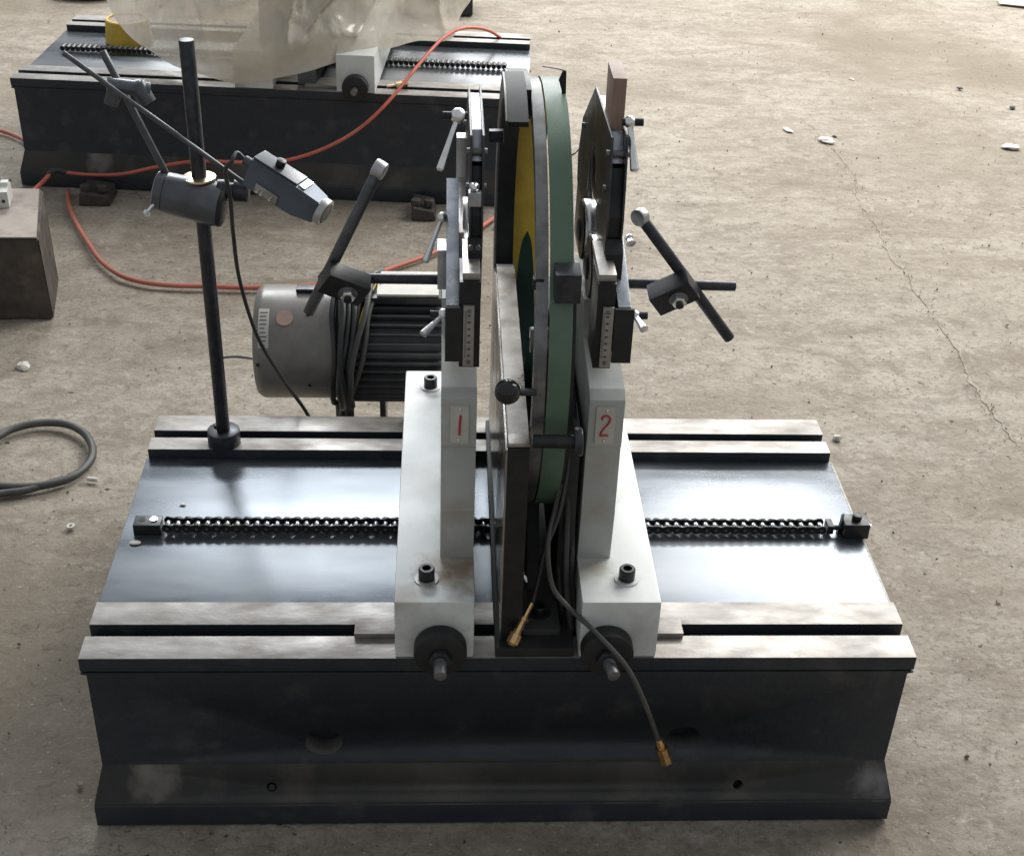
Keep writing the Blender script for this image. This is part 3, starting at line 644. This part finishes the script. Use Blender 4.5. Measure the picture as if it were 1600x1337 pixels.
def sticker(name, x0, x1, d0, d1, m, rr=MR + .0006):
    mb = MB(); prev = None
    for i in range(9):
        d = d0 + (d1 - d0) * i / 8; p0 = on_motor(x0, d, rr); p1 = on_motor(x1, d, rr); p2 = on_motor(x1, d, rr + .0005); p3 = on_motor(x0, d, rr + .0005)
        cur = [mb.bm.verts.new(v) for v in (p0, p1, p2, p3)]
        if prev:
            for j in range(4): mb.bm.faces.new((prev[j], prev[(j + 1) % 4], cur[(j + 1) % 4], cur[j]))
        else: mb.bm.faces.new(cur[::-1])
        prev = cur
    mb.bm.faces.new(prev); bmesh.ops.recalc_face_normals(mb.bm, faces=mb.bm.faces[:]); return obj(name, mb, m, mt)
sx = mx0 + .014
st = sticker('rating_label', sx, sx + .021, 22, 62, M['label'])
mb = MB()
for k in range(9):
    d = 25 + k * 4.1; p = on_motor(sx + .003, d, MR + .0014); mb.box(p.x, p.x + random.uniform(.009, .016), p.y - .0008, p.y + .0004, p.z - .0008, p.z + .0006)
obj('print_lines', mb, M['ink'], st, kind='stuff')
mb = MB(); c_ = on_motor(mx0 + .066, 52, MR + .0006); nrm = on_motor(mx0 + .066, 52, MR + .01) - c_; mb.cyl(c_, c_ + nrm * .12, .017, n=28)
M['sticker'] = mat('faded_red_sticker', (.42, .27, .21), (.34, .26, .22), .5, scale=90); obj('round_sticker', mb, M['sticker'], mt)
for k, (dx, dg) in enumerate(((.004, 5), (.105, 56), (.105, -20))): obj('cover_screw', MB().ball(on_motor(mx0 + dx + .008, dg), .004, sub=2), M['black'], mt)
for xx in (at(600, 640, 'y', MY).x, at(672, 640, 'y', MY).x):
    obj('leg', MB().box(xx - .006, xx + .006, MY - .05, MY + .05, 0.0, cyl_z - MR + .03, .001), M['greysteel'], mt)
obj('mounting_base', MB().box(mx1 - .02, mx2 + .05, MY - .09, MY + .1, .0, .03, .003), M['rust'], mt)
# cables thrown over the motor
def over(x0, x1, off, r, m, lab, name='motor_cable'):
    pts = []
    for i in range(9):
        d = 118 - i * 22; x = x0 + (x1 - x0) * i / 8 + .004 * math.sin(i * 1.7 + off)
        pts.append(on_motor(x, d, MR + .012 + r + off * .004))
    pts += [Vector((x1, MY - .03, .14)), Vector((x1 + .01, MY - .02, .06)), Vector((x1 + .04, MY - .02, .012))]
    return cable(name, pts, r, m, lab, 'cable', 'cables looped over the motor')
xm = at(545, 440, 'y', .85).x
LB = ('black cable over the motor, leftmost against the smooth fan cover', 'grey cable over the motor, second from the smooth fan cover', 'black cable in the middle of the bundle over the motor', 'grey cable slanting across the ribs from the clamp block down left', 'outermost grey cable slanting over the motor ribs, rightmost at the top', 'black cable crossing the ribs beside the yellow wire', 'black cable hanging rightmost below the motor', 'black cable between the two grey ones near the fan cover')
for k, (u0, u1, r, m) in enumerate(((-.03, -.035, .006, 'rubber'), (-.012, -.022, .0065, 'greyrubber'), (.005, -.02, .0055, 'rubber'), (.058, -.022, .006, 'greyrubber'), (.072, -.012, .0055, 'greyrubber'), (.045, -.03, .005, 'rubber'), (.015, -.005, .006, 'rubber'), (-.02, -.01, .006, 'rubber'))):
    over(xm + u0, xm + u1, k % 4, r, M[m], LB[k])
tag(obj('yellow_wire', MB().tube([on_motor(xm + .05, 90, MR + .02), on_motor(xm + .03, 60, MR + .022), on_motor(xm + .018, 40, MR + .022), on_motor(xm + .012, 22, MR + .02)], .0022, 8), M['yellow']), 'short yellow wire tucked among the motor cables', 'wire')
cable('thin_cable', [at(330, 562, 'y', 1.05), at(365, 557, 'y', 1.05), at(402, 561, 'y', 1.03)], .0032, M['greysteel'], 'thin grey lead poking out left of the motor', 'cable')

# ------------------------------------------------------------------ sensor stand
PY = .60
st = thing('sensor_stand', 'tall black post on round base holding the grey sensor at back left of bed', 'sensor stand')
pb = at(352, 672, 'z', .368); px0 = pb.x
ps = obj('base_disc', MB().cyl((px0, PY, H + .0005), (px0, PY, H + .030), .0305, n=44, bev=.002), M['rodblack'], st)
obj('screw', MB().cyl((px0 - .012, PY + .012, H + .030), (px0 - .012, PY + .012, H + .034), .008, n=20, bev=.001), M['black'], ps)
ptop = at(291, 62, 'y', PY)
obj('post', MB().cyl((px0, PY, H + .03), ptop, .0125, n=24, bev=.001), M['rodblack'], st)
pd = (ptop - Vector((px0, PY, H + .03)))
def onpost(py):   # point of the post at the height seen at image row py
    best = min((abs((at(0, py, 'y', PY).z) - (H + .03 + pd.z * k / 200)), k) for k in range(201))[1]
    return Vector((px0, PY, H + .03)) + pd * best / 200
pc = onpost(306)
a0_ = at(242, 297, 'y', PY - .005); a1_ = pc + Vector((.052, -.02, -.012))
dirc = (pc + Vector((.03, -.012, -.004)) - a0_).normalized(); L_ = .112
cb = obj('clamp_body', MB().lathe(a0_, a0_ + dirc, [(0, .029), (.002, .033), (.016, .033), (.0165, .0315), (.018, .0315), (.0185, .0345), (L_ - .012, .038), (L_ - .002, .037), (L_, .035)], 40), M['rodgrey'], st)
M['clampgrey'] = mat('grey_clamp_paint', (.11, .118, .13), (.085, .09, .10), .34, .45, scale=20); cb.data.materials[0] = M['clampgrey']
obj('clamp_face', MB().lathe(a0_ + dirc * (L_ + .0002), a0_ + dirc * (L_ + 1), [(0, .037), (.006, .036), (.008, .032)], 40), M['matt'], cb)
obj('brass_washer', MB().cyl(pc + Vector((0, 0, .0375)), pc + Vector((0, 0, .0415)), .0280, n=40, bev=.0008), M['brasspale'], st)
q0 = at(340, 296, 'y', PY - .01); q1 = at(392, 300, 'y', PY - .01)
obj('clamp_boss', MB().lathe(q0, q1, [(0, .017), (.018, .018), (.02, .013), (.026, .013), (.028, .019), (.05, .019), (.053, .015)], 28), M['rodblack'], st)
th = at(243, 316, 'y', PY - .03); th2 = at(231, 331, 'y', PY - .045); obj('thumb_screw', MB().cyl(th, th2, .0032, n=10).cyl(th2, th2 + (th2 - th).normalized() * .006, .006, n=6), M['chrome'], cb)
# oblique rods and the small clamp
r1a = at(265, 283, 'y', PY); r1b = at(160, 80, 'y', PY + .03)
obj('oblique_rod', MB().cyl(r1a, r1b, .0062, n=16, bev=.0006), M['rodgrey'], st)
r2a = at(99, 83, 'y', PY - .008); r2b = at(381, 286, 'y', PY - .035)
obj('cross_rod', MB().cyl(r2a, r2b, .0043, n=14, bev=.0005), M['rodgrey'], st)
cc = at(205, 141, 'y', PY + .01)
Mx = Matrix.Translation(cc) @ Euler((R(10), R(22), 0)).to_matrix().to_4x4()
sc = obj('swivel_clamp', MB().cyl(cc + Vector((-.035, -.012, .012)), cc + Vector((.030, .002, .0)), .0125, n=24, bev=.001), M['clampgrey'], st)
obj('clamp_lug', MB().box(-.034, -.012, -.022, .006, -.030, .004, .003, Mx), M['clampgrey'], sc)
obj('barrel', MB().cyl(cc + Vector((.010, 0, .012)), cc + Vector((.026, -.006, -.020)), .0145, n=28, bev=.0015), M['clampgrey'], sc)
obj('screw', MB().cyl(cc + Vector((.012, 0, .012)), cc + Vector((.011, 0, .017)), .0055, n=14), M['chrome'], sc)
# sensor head: a box that tapers to a round lens, seen from above right
ax0 = at(405, 268, 'y', PY - .045); ax1 = at(500, 328, 'y', PY - .09)
d = (ax1 - ax0).normalized(); up_ = Vector((.42, -.15, .9)); sd = d.cross(up_).normalized(); up_ = sd.cross(d).normalized()
Mb = Matrix((d, sd, up_)).transposed().to_4x4(); Mb.translation = ax0
Ls = (ax1 - ax0).length
sh = thing('optical_sensor', 'grey boxy optical sensor head with silver lens end hung on the thin rod', 'sensor')
def loft(mb, secs, Mt):
    rg = [[mb.bm.verts.new(Mt @ Vector((x, a, b))) for a, b in ((-w_, -h_), (w_, -h_), (w_, h_), (-w_, h_))] for x, w_, h_ in secs]
    for a, b in zip(rg, rg[1:]):
        for i in range(4): mb.bm.faces.new((a[i], a[(i + 1) % 4], b[(i + 1) % 4], b[i]))
    mb.bm.faces.new(rg[0][::-1]); mb.bm.faces.new(rg[-1]); bmesh.ops.recalc_face_normals(mb.bm, faces=mb.bm.faces[:])
    bmesh.ops.bevel(mb.bm, geom=mb.bm.edges[:], offset=.0015, segments=2, affect='EDGES'); return mb
hs = obj('housing', loft(MB(), [(-.012, .023, .026), (Ls * .68, .023, .026), (Ls, .017, .020)], Mb), M['sensor'], sh)
q = lambda x, y, z: Mb @ Vector((x, y, z))
obj('lens_ring', MB().cyl(q(Ls, 0, 0), q(Ls + .012, 0, 0), .0235, n=32, bev=.001), M['alu'], sh)
obj('lens', MB().cyl(q(Ls + .0121, 0, 0), q(Ls + .013, 0, 0), .018, n=32), M['black'], sh)
obj('top_cover', MB().box(-.010, Ls * .62, -.018, .018, .0262, .030, .001, Mb), M['clampgrey'], hs)
obj('knob', MB().cyl(q(.03, 0, .030), q(.03, 0, .042), .008, n=20, bev=.001), M['black'], hs)
obj('indicator_window', MB().box(Ls * .62 + .002, Ls * .62 + .014, -.016, .016, .0262, .0285, .0005, Mb), M['chrome'], hs)
sy = -1 if q(0, -.03, 0).y < q(0, .03, 0).y else 1
obj('side_plate', MB().box(.012, .055, sy * .0232 if sy > 0 else -.026, sy * .026 if sy > 0 else -.0232, -.022, -.006, .0005, Mb), M['plate'], hs)
for xx in (.020, .028, .045): obj('screw', MB().cyl(q(xx, sy * .026, -.013), q(xx, sy * .034, -.016), .0022, n=10), M['chrome'], hs)
obj('cable_gland', MB().cyl(q(-.030, 0, .004), q(-.012, 0, .004), .0085, n=18, bev=.001), M['rodgrey'], hs)
g0 = q(-.030, 0, .004)
cable('sensor_lead', [g0, g0 + Vector((-.012, 0, .012)), at(362, 252, 'y', PY - .05), at(352, 268, 'y', PY - .05), at(360, 310, 'y', PY - .05), at(365, 370, 'y', PY - .03), at(375, 440, 'y', PY + .03), at(402, 525, 'y', .66), at(440, 590, 'y', .70), at(478, 643, 'y', .74), at(500, 690, 'y', .80)], .0036, M['rubber'], 'black lead hanging in a long curve from the sensor to behind the bed', 'cable')

# ------------------------------------------------------------------ background machine
BX = at(15, 122, 'z', H); BE = at(780, 155, 'z', H)
th_ = math.atan2(BE.y - BX.y, BE.x - BX.x); HW = .81
cxy = Vector((math.cos(th_), math.sin(th_), 0))
BL = Vector((BX.x, BX.y, 0)) + cxy * HW
bed2 = make_bed('second black machine bed standing behind, partly under plastic sheet', BL, th_, HW, False)
ch2 = make_chain('black roller chain along the bed behind, partly under plastic sheet', -.75, .73, BL, th_, False)
def loc2(p):   # world point -> space of the second bed
    v = Vector(p) - BL; c, s_ = math.cos(-th_), math.sin(-th_); return Vector((v.x * c - v.y * s_, v.x * s_ + v.y * c, v.z))
def foot2(xc, lab, mirror):
    t = thing('support_pedestal', lab, 'machine support', BL, th_, 'supports on the bed behind')
    obj('foot', MB().box(xc - .06, xc + .06, .0015, .69, H + .0005, .47, .003), M['white'], t)
    xx = xc + mirror * .033
    obj('upright', MB().prism([(.10, .471), (.14, .70), (.24, .76), (.45, .75), (.62, .471)], 'x', xx - .026, xx + .026, .002), M['face'], t)
    obj('arm', MB().prism([(.20, .77), (.22, .95), (.40, .98), (.50, .88), (.45, .76)], 'x', xx - .01, xx + .01, .001), M['black'], t)
    if mirror > 0: return
    kn = obj('adjusting_knob', MB().cyl((xc, .0012, .372), (xc, -.026, .372), .041, n=40, bev=.004), M['matt'], t)
    obj('stud', MB().cyl((xc, -.026, .370), (xc, -.05, .369), .010, n=16), M['greysteel'], kn)
xf = loc2(at(562, 130, 'z', H)).x
foot2(xf, 'white support foot with black knob showing below the plastic sheet', -1)
foot2(xf - .32, 'white support almost hidden under the plastic sheet', 1)
q = loc2(at(500, 133, 'z', H)); mb = MB(); mb.box(xf - .165, xf - .062, .03, .09, H + .0004, H + .010, .001); kk = obj('slot_key', mb, M['rail']); kk.location = BL; kk.rotation_euler = (0, 0, th_)
tag(kk, 'flat steel key in the slot of the bed behind, left of its white foot', 'slot key')
t = thing('belt_drive_housing', 'blue grey drive housing dimly seen through the plastic sheet', 'belt drive', BL, th_)
xh = xf - .16
obj('hoop', MB().arc(.38, .72, .24, .28, xh - .02, xh + .02, 0, 360, 48), M['bluegrey'], t)
obj('pillar', MB().box(xh - .03, xh + .03, .05, .62, H + .001, .60, .003), M['bluegrey'], t)
# yellow ring on the far bed
q = at(196, 72, 'z', .335); yr = thing('yellow_drum', 'short yellow painted drum with brown top on the bed behind', 'drum', (q.x, q.y + .07, .3315))
obj('shell', MB().lathe((0, 0, 0), (0, 0, 1), [(0, .078), (.002, .080), (.075, .073), (.078, .070), (.078, .062), (.070, .060)], 44), M['yellow'], yr)
obj('lid', MB().cyl((0, 0, .068), (0, 0, .0735), .0605, n=36), M['copper'], yr)

# plastic sheet thrown over it
hem = [(150, -60, 3.0), (168, 5, 2.96), (190, 45, 2.92), (222, 72, 2.86), (255, 96, 2.80), (305, 116, 2.68), (372, 130, 2.60), (430, 124, 2.585), (480, 111, 2.585), (540, 94, 2.62), (600, 76, 2.70), (650, 66, 2.80), (703, 62, 2.92), (718, 30, 3.02), (738, -5, 3.10), (765, -60, 3.2)]
hp = [at(a, b, 'y', y) for a, b, y in hem]
def cr(P, t):
    n = len(P) - 1; f = t * n; i = min(int(f), n - 1); f -= i; a = P[max(i - 1, 0)]; b = P[i]; c = P[i + 1]; d_ = P[min(i + 2, n)]
    return .5 * ((2 * b) + (c - a) * f + (2 * a - 5 * b + 4 * c - d_) * f * f + (3 * b - a - 3 * c + d_) * f ** 3)
mb = MB(); NU, NV = 220, 110; g_ = []
for j in range(NV + 1):
    v = j / NV; row = []
    for i in range(NU + 1):
        u = i / NU; h_ = cr(hp, u)
        top = Vector((-1.0 + .95 * u, 3.02 + .12 * math.sin(u * PI) - .1, 1.18 + .03 * math.sin(u * 9)))
        if v < .7:
            s_ = v / .7; p = h_.lerp(top, s_ ** .85); p.y -= .20 * math.sin(s_ * PI) * max(0, math.sin(u * PI)) ** .5; 
        else:
            s_ = (v - .7) / .3; p = top + Vector((0, .55 * s_, -.75 * s_ * s_))
        w_ = min(1, v * 8 + .15)
        fold = 0
        q3 = Vector((u, v, 0)); wob = .25 * noise.noise(Vector((u * 4, v * 4, 3)))
        fold += .16 * noise.noise(Vector((u * 3.2 + wob, v * 2.4, 1.5)))
        n1 = noise.noise(Vector((u * 5 + v * 3 + wob, v * 1.6 - u * 1.5, 4.2))); fold += .075 * (1 - min(1, abs(n1) * 3.2)) ** 2
        n2 = noise.noise(Vector((u * 8 - v * 6 + wob, v * 2.5 + u * 3, 7.7))); fold += .048 * (1 - min(1, abs(n2) * 4)) ** 2
        n3 = noise.noise(Vector((u * 17 + v * 9, v * 7 - u * 6 + wob, 2.7))); fold += .018 * (1 - min(1, abs(n3) * 3.5))
        vd = noise.voronoi(Vector((u * 7 + wob * 1.5 + v * 2, v * 4.5 + .3 * wob, 2)))[0]; fold += .085 * (vd[1] - vd[0])
        fold += .003 * noise.noise(Vector((u * 60, v * 46, 9)))
        p += Vector((.25, -.8, .35)) * fold * w_
        if v == 0: p += Vector((0, 0, .010 * noise.noise(Vector((u * 14, 1, 1)))))
        row.append(mb.bm.verts.new(p))
    g_.append(row)
for j in range(NV):
    for i in range(NU): mb.bm.faces.new((g_[j][i], g_[j][i + 1], g_[j + 1][i + 1], g_[j + 1][i]))
fs = obj('plastic_sheet', mb, M['film'], ang=180)
tag(fs, 'crumpled beige see-through plastic sheet draped over the machine behind', 'plastic sheet')

# supports under the far bed
for px, w_ in (((148, 322), .10), ((662, 345), .08)):
    q = at(*px, 'z', 0)
    t = thing('levelling_foot', 'rusty levelling foot under the %s of the bed behind' % ('left end' if w_ > .09 else 'middle'), 'levelling foot', (q.x, q.y, 0), 0, 'levelling feet of the bed behind')
    mb = MB(); mb.prism([(-w_ / 2, 0), (w_ / 2, 0), (w_ / 2 - .008, .030), (-w_ / 2 + .006, .042)], 'y', 0, .12, .006); obj('wedge', mb, M['rust'], t)
    for s_ in (-.3, .22): obj('bolt', MB().cyl((w_ * s_, .03, .038), (w_ * s_, .03, .060), .017, n=6, bev=.003), M['rust'], t)

# ------------------------------------------------------------------ hoses on the floor
rh = thing('air_hose', 'bright red hose hanging in front of the bed behind, running over its rails', 'hose')
obj('upper_length', MB().tube([at(828, 112, 'z', .10), at(812, 90, 'y', 3.25), at(790, 66, 'y', 3.22), at(760, 47, 'y', 3.14), at(722, 45, 'y', 3.0), at(690, 62, 'y', 2.78), at(652, 104, 'y', 2.62), at(604, 162, 'y', 2.50), at(556, 205, 'y', 2.46), at(500, 235, 'y', 2.45), at(440, 252, 'y', 2.46), at(380, 254, 'y', 2.48), at(310, 252, 'y', 2.50), at(250, 260, 'y', 2.52), at(190, 272, 'y', 2.53), at(140, 273, 'y', 2.54), at(100, 269, 'y', 2.54)], .0054, 12, 8), M['red'], rh)
obj('joiner', MB().tube([at(102, 269, 'y', 2.54), at(88, 266, 'y', 2.53), at(76, 273, 'y', 2.52)], .0105, 12, 4), M['rubber'], rh)
obj('lower_length', MB().tube([at(78, 272, 'y', 2.52), at(66, 285, 'y', 2.48), at(50, 300, 'y', 2.42), at(30, 318, 'y', 2.36)], .0068, 12, 5), M['red'], rh)
cable('extension_cord', [at(x, y, 'z', .012) for x, y in ((106, 298), (108, 322), (120, 350), (138, 380), (158, 408), (188, 430), (225, 441), (270, 446), (320, 447), (370, 449), (410, 449), (480, 446), (560, 436), (620, 416), (660, 402), (700, 385), (740, 362), (775, 338))], .0072, M['reddusty'], 'dusty red cord lying on the floor behind the motor', 'cord')
cable('extension_cord', [at(x, y, 'z', .010) for x, y in ((-30, 195), (0, 204), (20, 211), (40, 222), (60, 250))], .007, M['reddusty'], 'short stretch of dusty red cord on the floor at the far left', 'cord')
q = at(622, 138, 'z', H); fo = thing('brass_coupling', 'small pale brass coupling lying on the rail of the bed behind', 'coupling', (q.x, q.y, H + .012), .5)
obj('barrel', MB().lathe((-.04, 0, 0), (1, 0, 0), [(0, .004), (.03, .005), (.031, .010), (.05, .011), (.051, .008), (.07, .009)], 12), M['brasspale'], fo)
obj('nut', MB().cyl((.018, 0, 0), (.03, 0, 0), .0125, n=6), M['brass'], fo)
# grey hose loop
lp = [(-60, 700), (-20, 690), (20, 670), (60, 661), (100, 662), (128, 674), (143, 694), (143, 716), (125, 737), (95, 752), (50, 760), (0, 759), (-50, 752)]
hl = [at(x, y, 'z', .013) for x, y in lp]
hl2 = [at(x, y, 'z', .012) for x, y in ((-60, 782), (0, 771), (40, 766), (70, 757), (100, 748))]
cable('rubber_hose', hl + [Vector((-1.35, .98, .012)), ], .0092, M['greyrubber'], 'dark grey hose bent in a loop on the floor at the left edge', 'hose')
cable('rubber_hose', hl2, .0082, M['greyrubber'], 'lower strand of dark hose lying against the loop at left', 'hose')

# ------------------------------------------------------------------ block at the left
bk = thing('workbench_block', 'dark block with dusty top at the left edge of the floor', 'block', (0, 0, 0))
bh = .25; c1_ = at(84, 499, 'z', 0); t1 = at(60, 374, 'z', bh); t2 = at(67, 296, 'z', bh); b2_ = at(92, 438, 'z', 0)
mb = MB(); V = [Vector((-1.75, c1_.y - .015, 0)), c1_, b2_, Vector((-1.75, b2_.y, 0)), Vector((-1.75, t1.y - .01, bh)), t1, t2, Vector((-1.75, t2.y, bh))]
vs = [mb.bm.verts.new(v) for v in V]
for f in ((0, 1, 5, 4), (1, 2, 6, 5), (2, 3, 7, 6), (3, 0, 4, 7), (3, 2, 1, 0), (4, 5, 6, 7)): mb.bm.faces.new([vs[i] for i in f])
bmesh.ops.bevel(mb.bm, geom=mb.bm.edges[:], offset=.004, segments=2, affect='EDGES')
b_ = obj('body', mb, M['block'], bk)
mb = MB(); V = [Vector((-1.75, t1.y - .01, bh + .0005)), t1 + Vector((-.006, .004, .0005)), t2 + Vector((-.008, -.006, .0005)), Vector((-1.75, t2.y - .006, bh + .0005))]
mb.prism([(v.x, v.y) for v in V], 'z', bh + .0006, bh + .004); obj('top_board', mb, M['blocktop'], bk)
q = at(79, 400, 'x', c1_.x + .002)
sw = thing('circuit_breaker', 'small white circuit breaker lying on the dark block', 'switch', (at(4, 330, 'z', bh).x, at(4, 328, 'z', bh).y, bh + .0045), R(8))
obj('case', MB().prism([(0, 0), (.075, 0), (.075, .045), (.055, .05), (.05, .062), (.03, .062), (.025, .05), (0, .046)], 'x', -.035, .017, .002), M['switch'], sw)
obj('toggle', MB().box(-.016, -.002, .03, .05, .062, .070, .001), M['black'], sw)
obj('terminal', MB().cyl((.004, -.001, .02), (.004, .004, .02), .005, n=14), M['ink'], sw)
for k, (x, y) in enumerate(((34, 318), (30, 312))):
    q = at(x, y, 'z', bh + .006); obj('lead', MB().tube([Vector((q.x - .03, q.y, bh + .01)), q, q + Vector((.018, .004, 0))], .0022, 8), M['rust'], sw)

# ------------------------------------------------------------------ small litter on the floor
def litter(name, px, r, m, lab, cat, sz=.5, sx=1.2):
    q = at(*px, 'z', r * sz * .5); mb = MB(); mb.ball((0, 0, 0), r, sx, 1, sz, 2)
    for v in mb.bm.verts: v.co *= 1 + .55 * noise.noise(v.co * 2.2 / r + Vector((px[0], 0, 0)))
    o = obj(name, mb, m, ang=8); o.location = q; o.rotation_euler = (0, 0, px[1]); return tag(o, lab, cat)
litter('stone', (37, 571), .016, M['chip'], 'pale lump on the floor left of the motor', 'stone')
litter('stone', (1292, 219), .024, M['chip'], 'largest white flake on the floor, beside the long crack', 'stone', .4)
litter('stone', (1579, 229), .022, M['chip'], 'white flake on the floor at the right edge', 'stone', .3, 1.6)
litter('stone', (1331, 124), .009, M['chip'], 'tiny white chip on the bright floor above the crack', 'stone')
litter('stone', (1231, 203), .013, M['chip'], 'thin pale flake left of the largest white flake', 'stone', .25, 2)
litter('stone', (1500, 138), .010, M['ink'], 'small black pellet on the bright floor, left of the other pellet', 'pellet')
litter('stone', (1582, 168), .011, M['ink'], 'small black pellet on the floor near the right edge', 'pellet')
litter('stone', (1304, 213), .007, M['ink'], 'small black pellet touching the largest white flake', 'pellet')
litter('stone', (1308, 684), .009, M['chip'], 'small pale stone on the floor right of the far rail end', 'stone', .9)
litter('stone', (55 + 70, 1224), .005, M['stone'], 'small grey stone on the floor left of the near bed front', 'stone')
q = at(145, 748, 'z', .006); o = obj('cork', MB().cyl((-.012, 0, 0), (.012, -.004, 0), .0052, n=12, bev=.001), M['chip']); o.location = q; tag(o, 'white stub of plastic beside the hose loop', 'stub')
q = at(111, 824, 'z', .003); o = obj('hex_nut', MB().lathe((0, 0, 0), (0, 0, 1), [(0, .0095), (.006, .0095), (.006, .0045), (.001, .0045)], 6), M['chip']); o.location = q; tag(o, 'pale hexagonal nut on the floor left of the bed', 'nut')
q = at(1590, 5, 'z', .01); o = obj('paper_scrap', MB().box(-.09, .12, -.04, .05, -.002, .002, .001), M['chip']); o.location = q; o.rotation_euler = (.06, 0, -.3); tag(o, 'white scrap on the floor in the upper right corner', 'scrap')
# dark things beyond the second machine
q = at(128, 4, 'z', 0); t = thing('scrap_iron', 'dark rusty lump beyond the bed behind at upper left', 'scrap iron', (q.x + .02, q.y + .1, 0))
obj('lump', MB().ball((0, 0, .05), .12, 1.3, .8, .6, 2), M['rust'], t); obj('bar', MB().box(-.16, .12, -.05, .02, .0, .05, .006), M['rust'], t)
q = at(735, 26, 'z', 0); t = thing('steel_box', 'black steel box standing beyond the bed behind', 'box', (q.x - .1, q.y, 0))
obj('body', MB().box(-.2, .11, 0, .2, .002, .12, .004), M['black'], t); obj('lid', MB().box(-.205, .115, -.004, .204, .1205, .13, .003), M['rust'], t)
print('objects', len(bpy.data.objects))
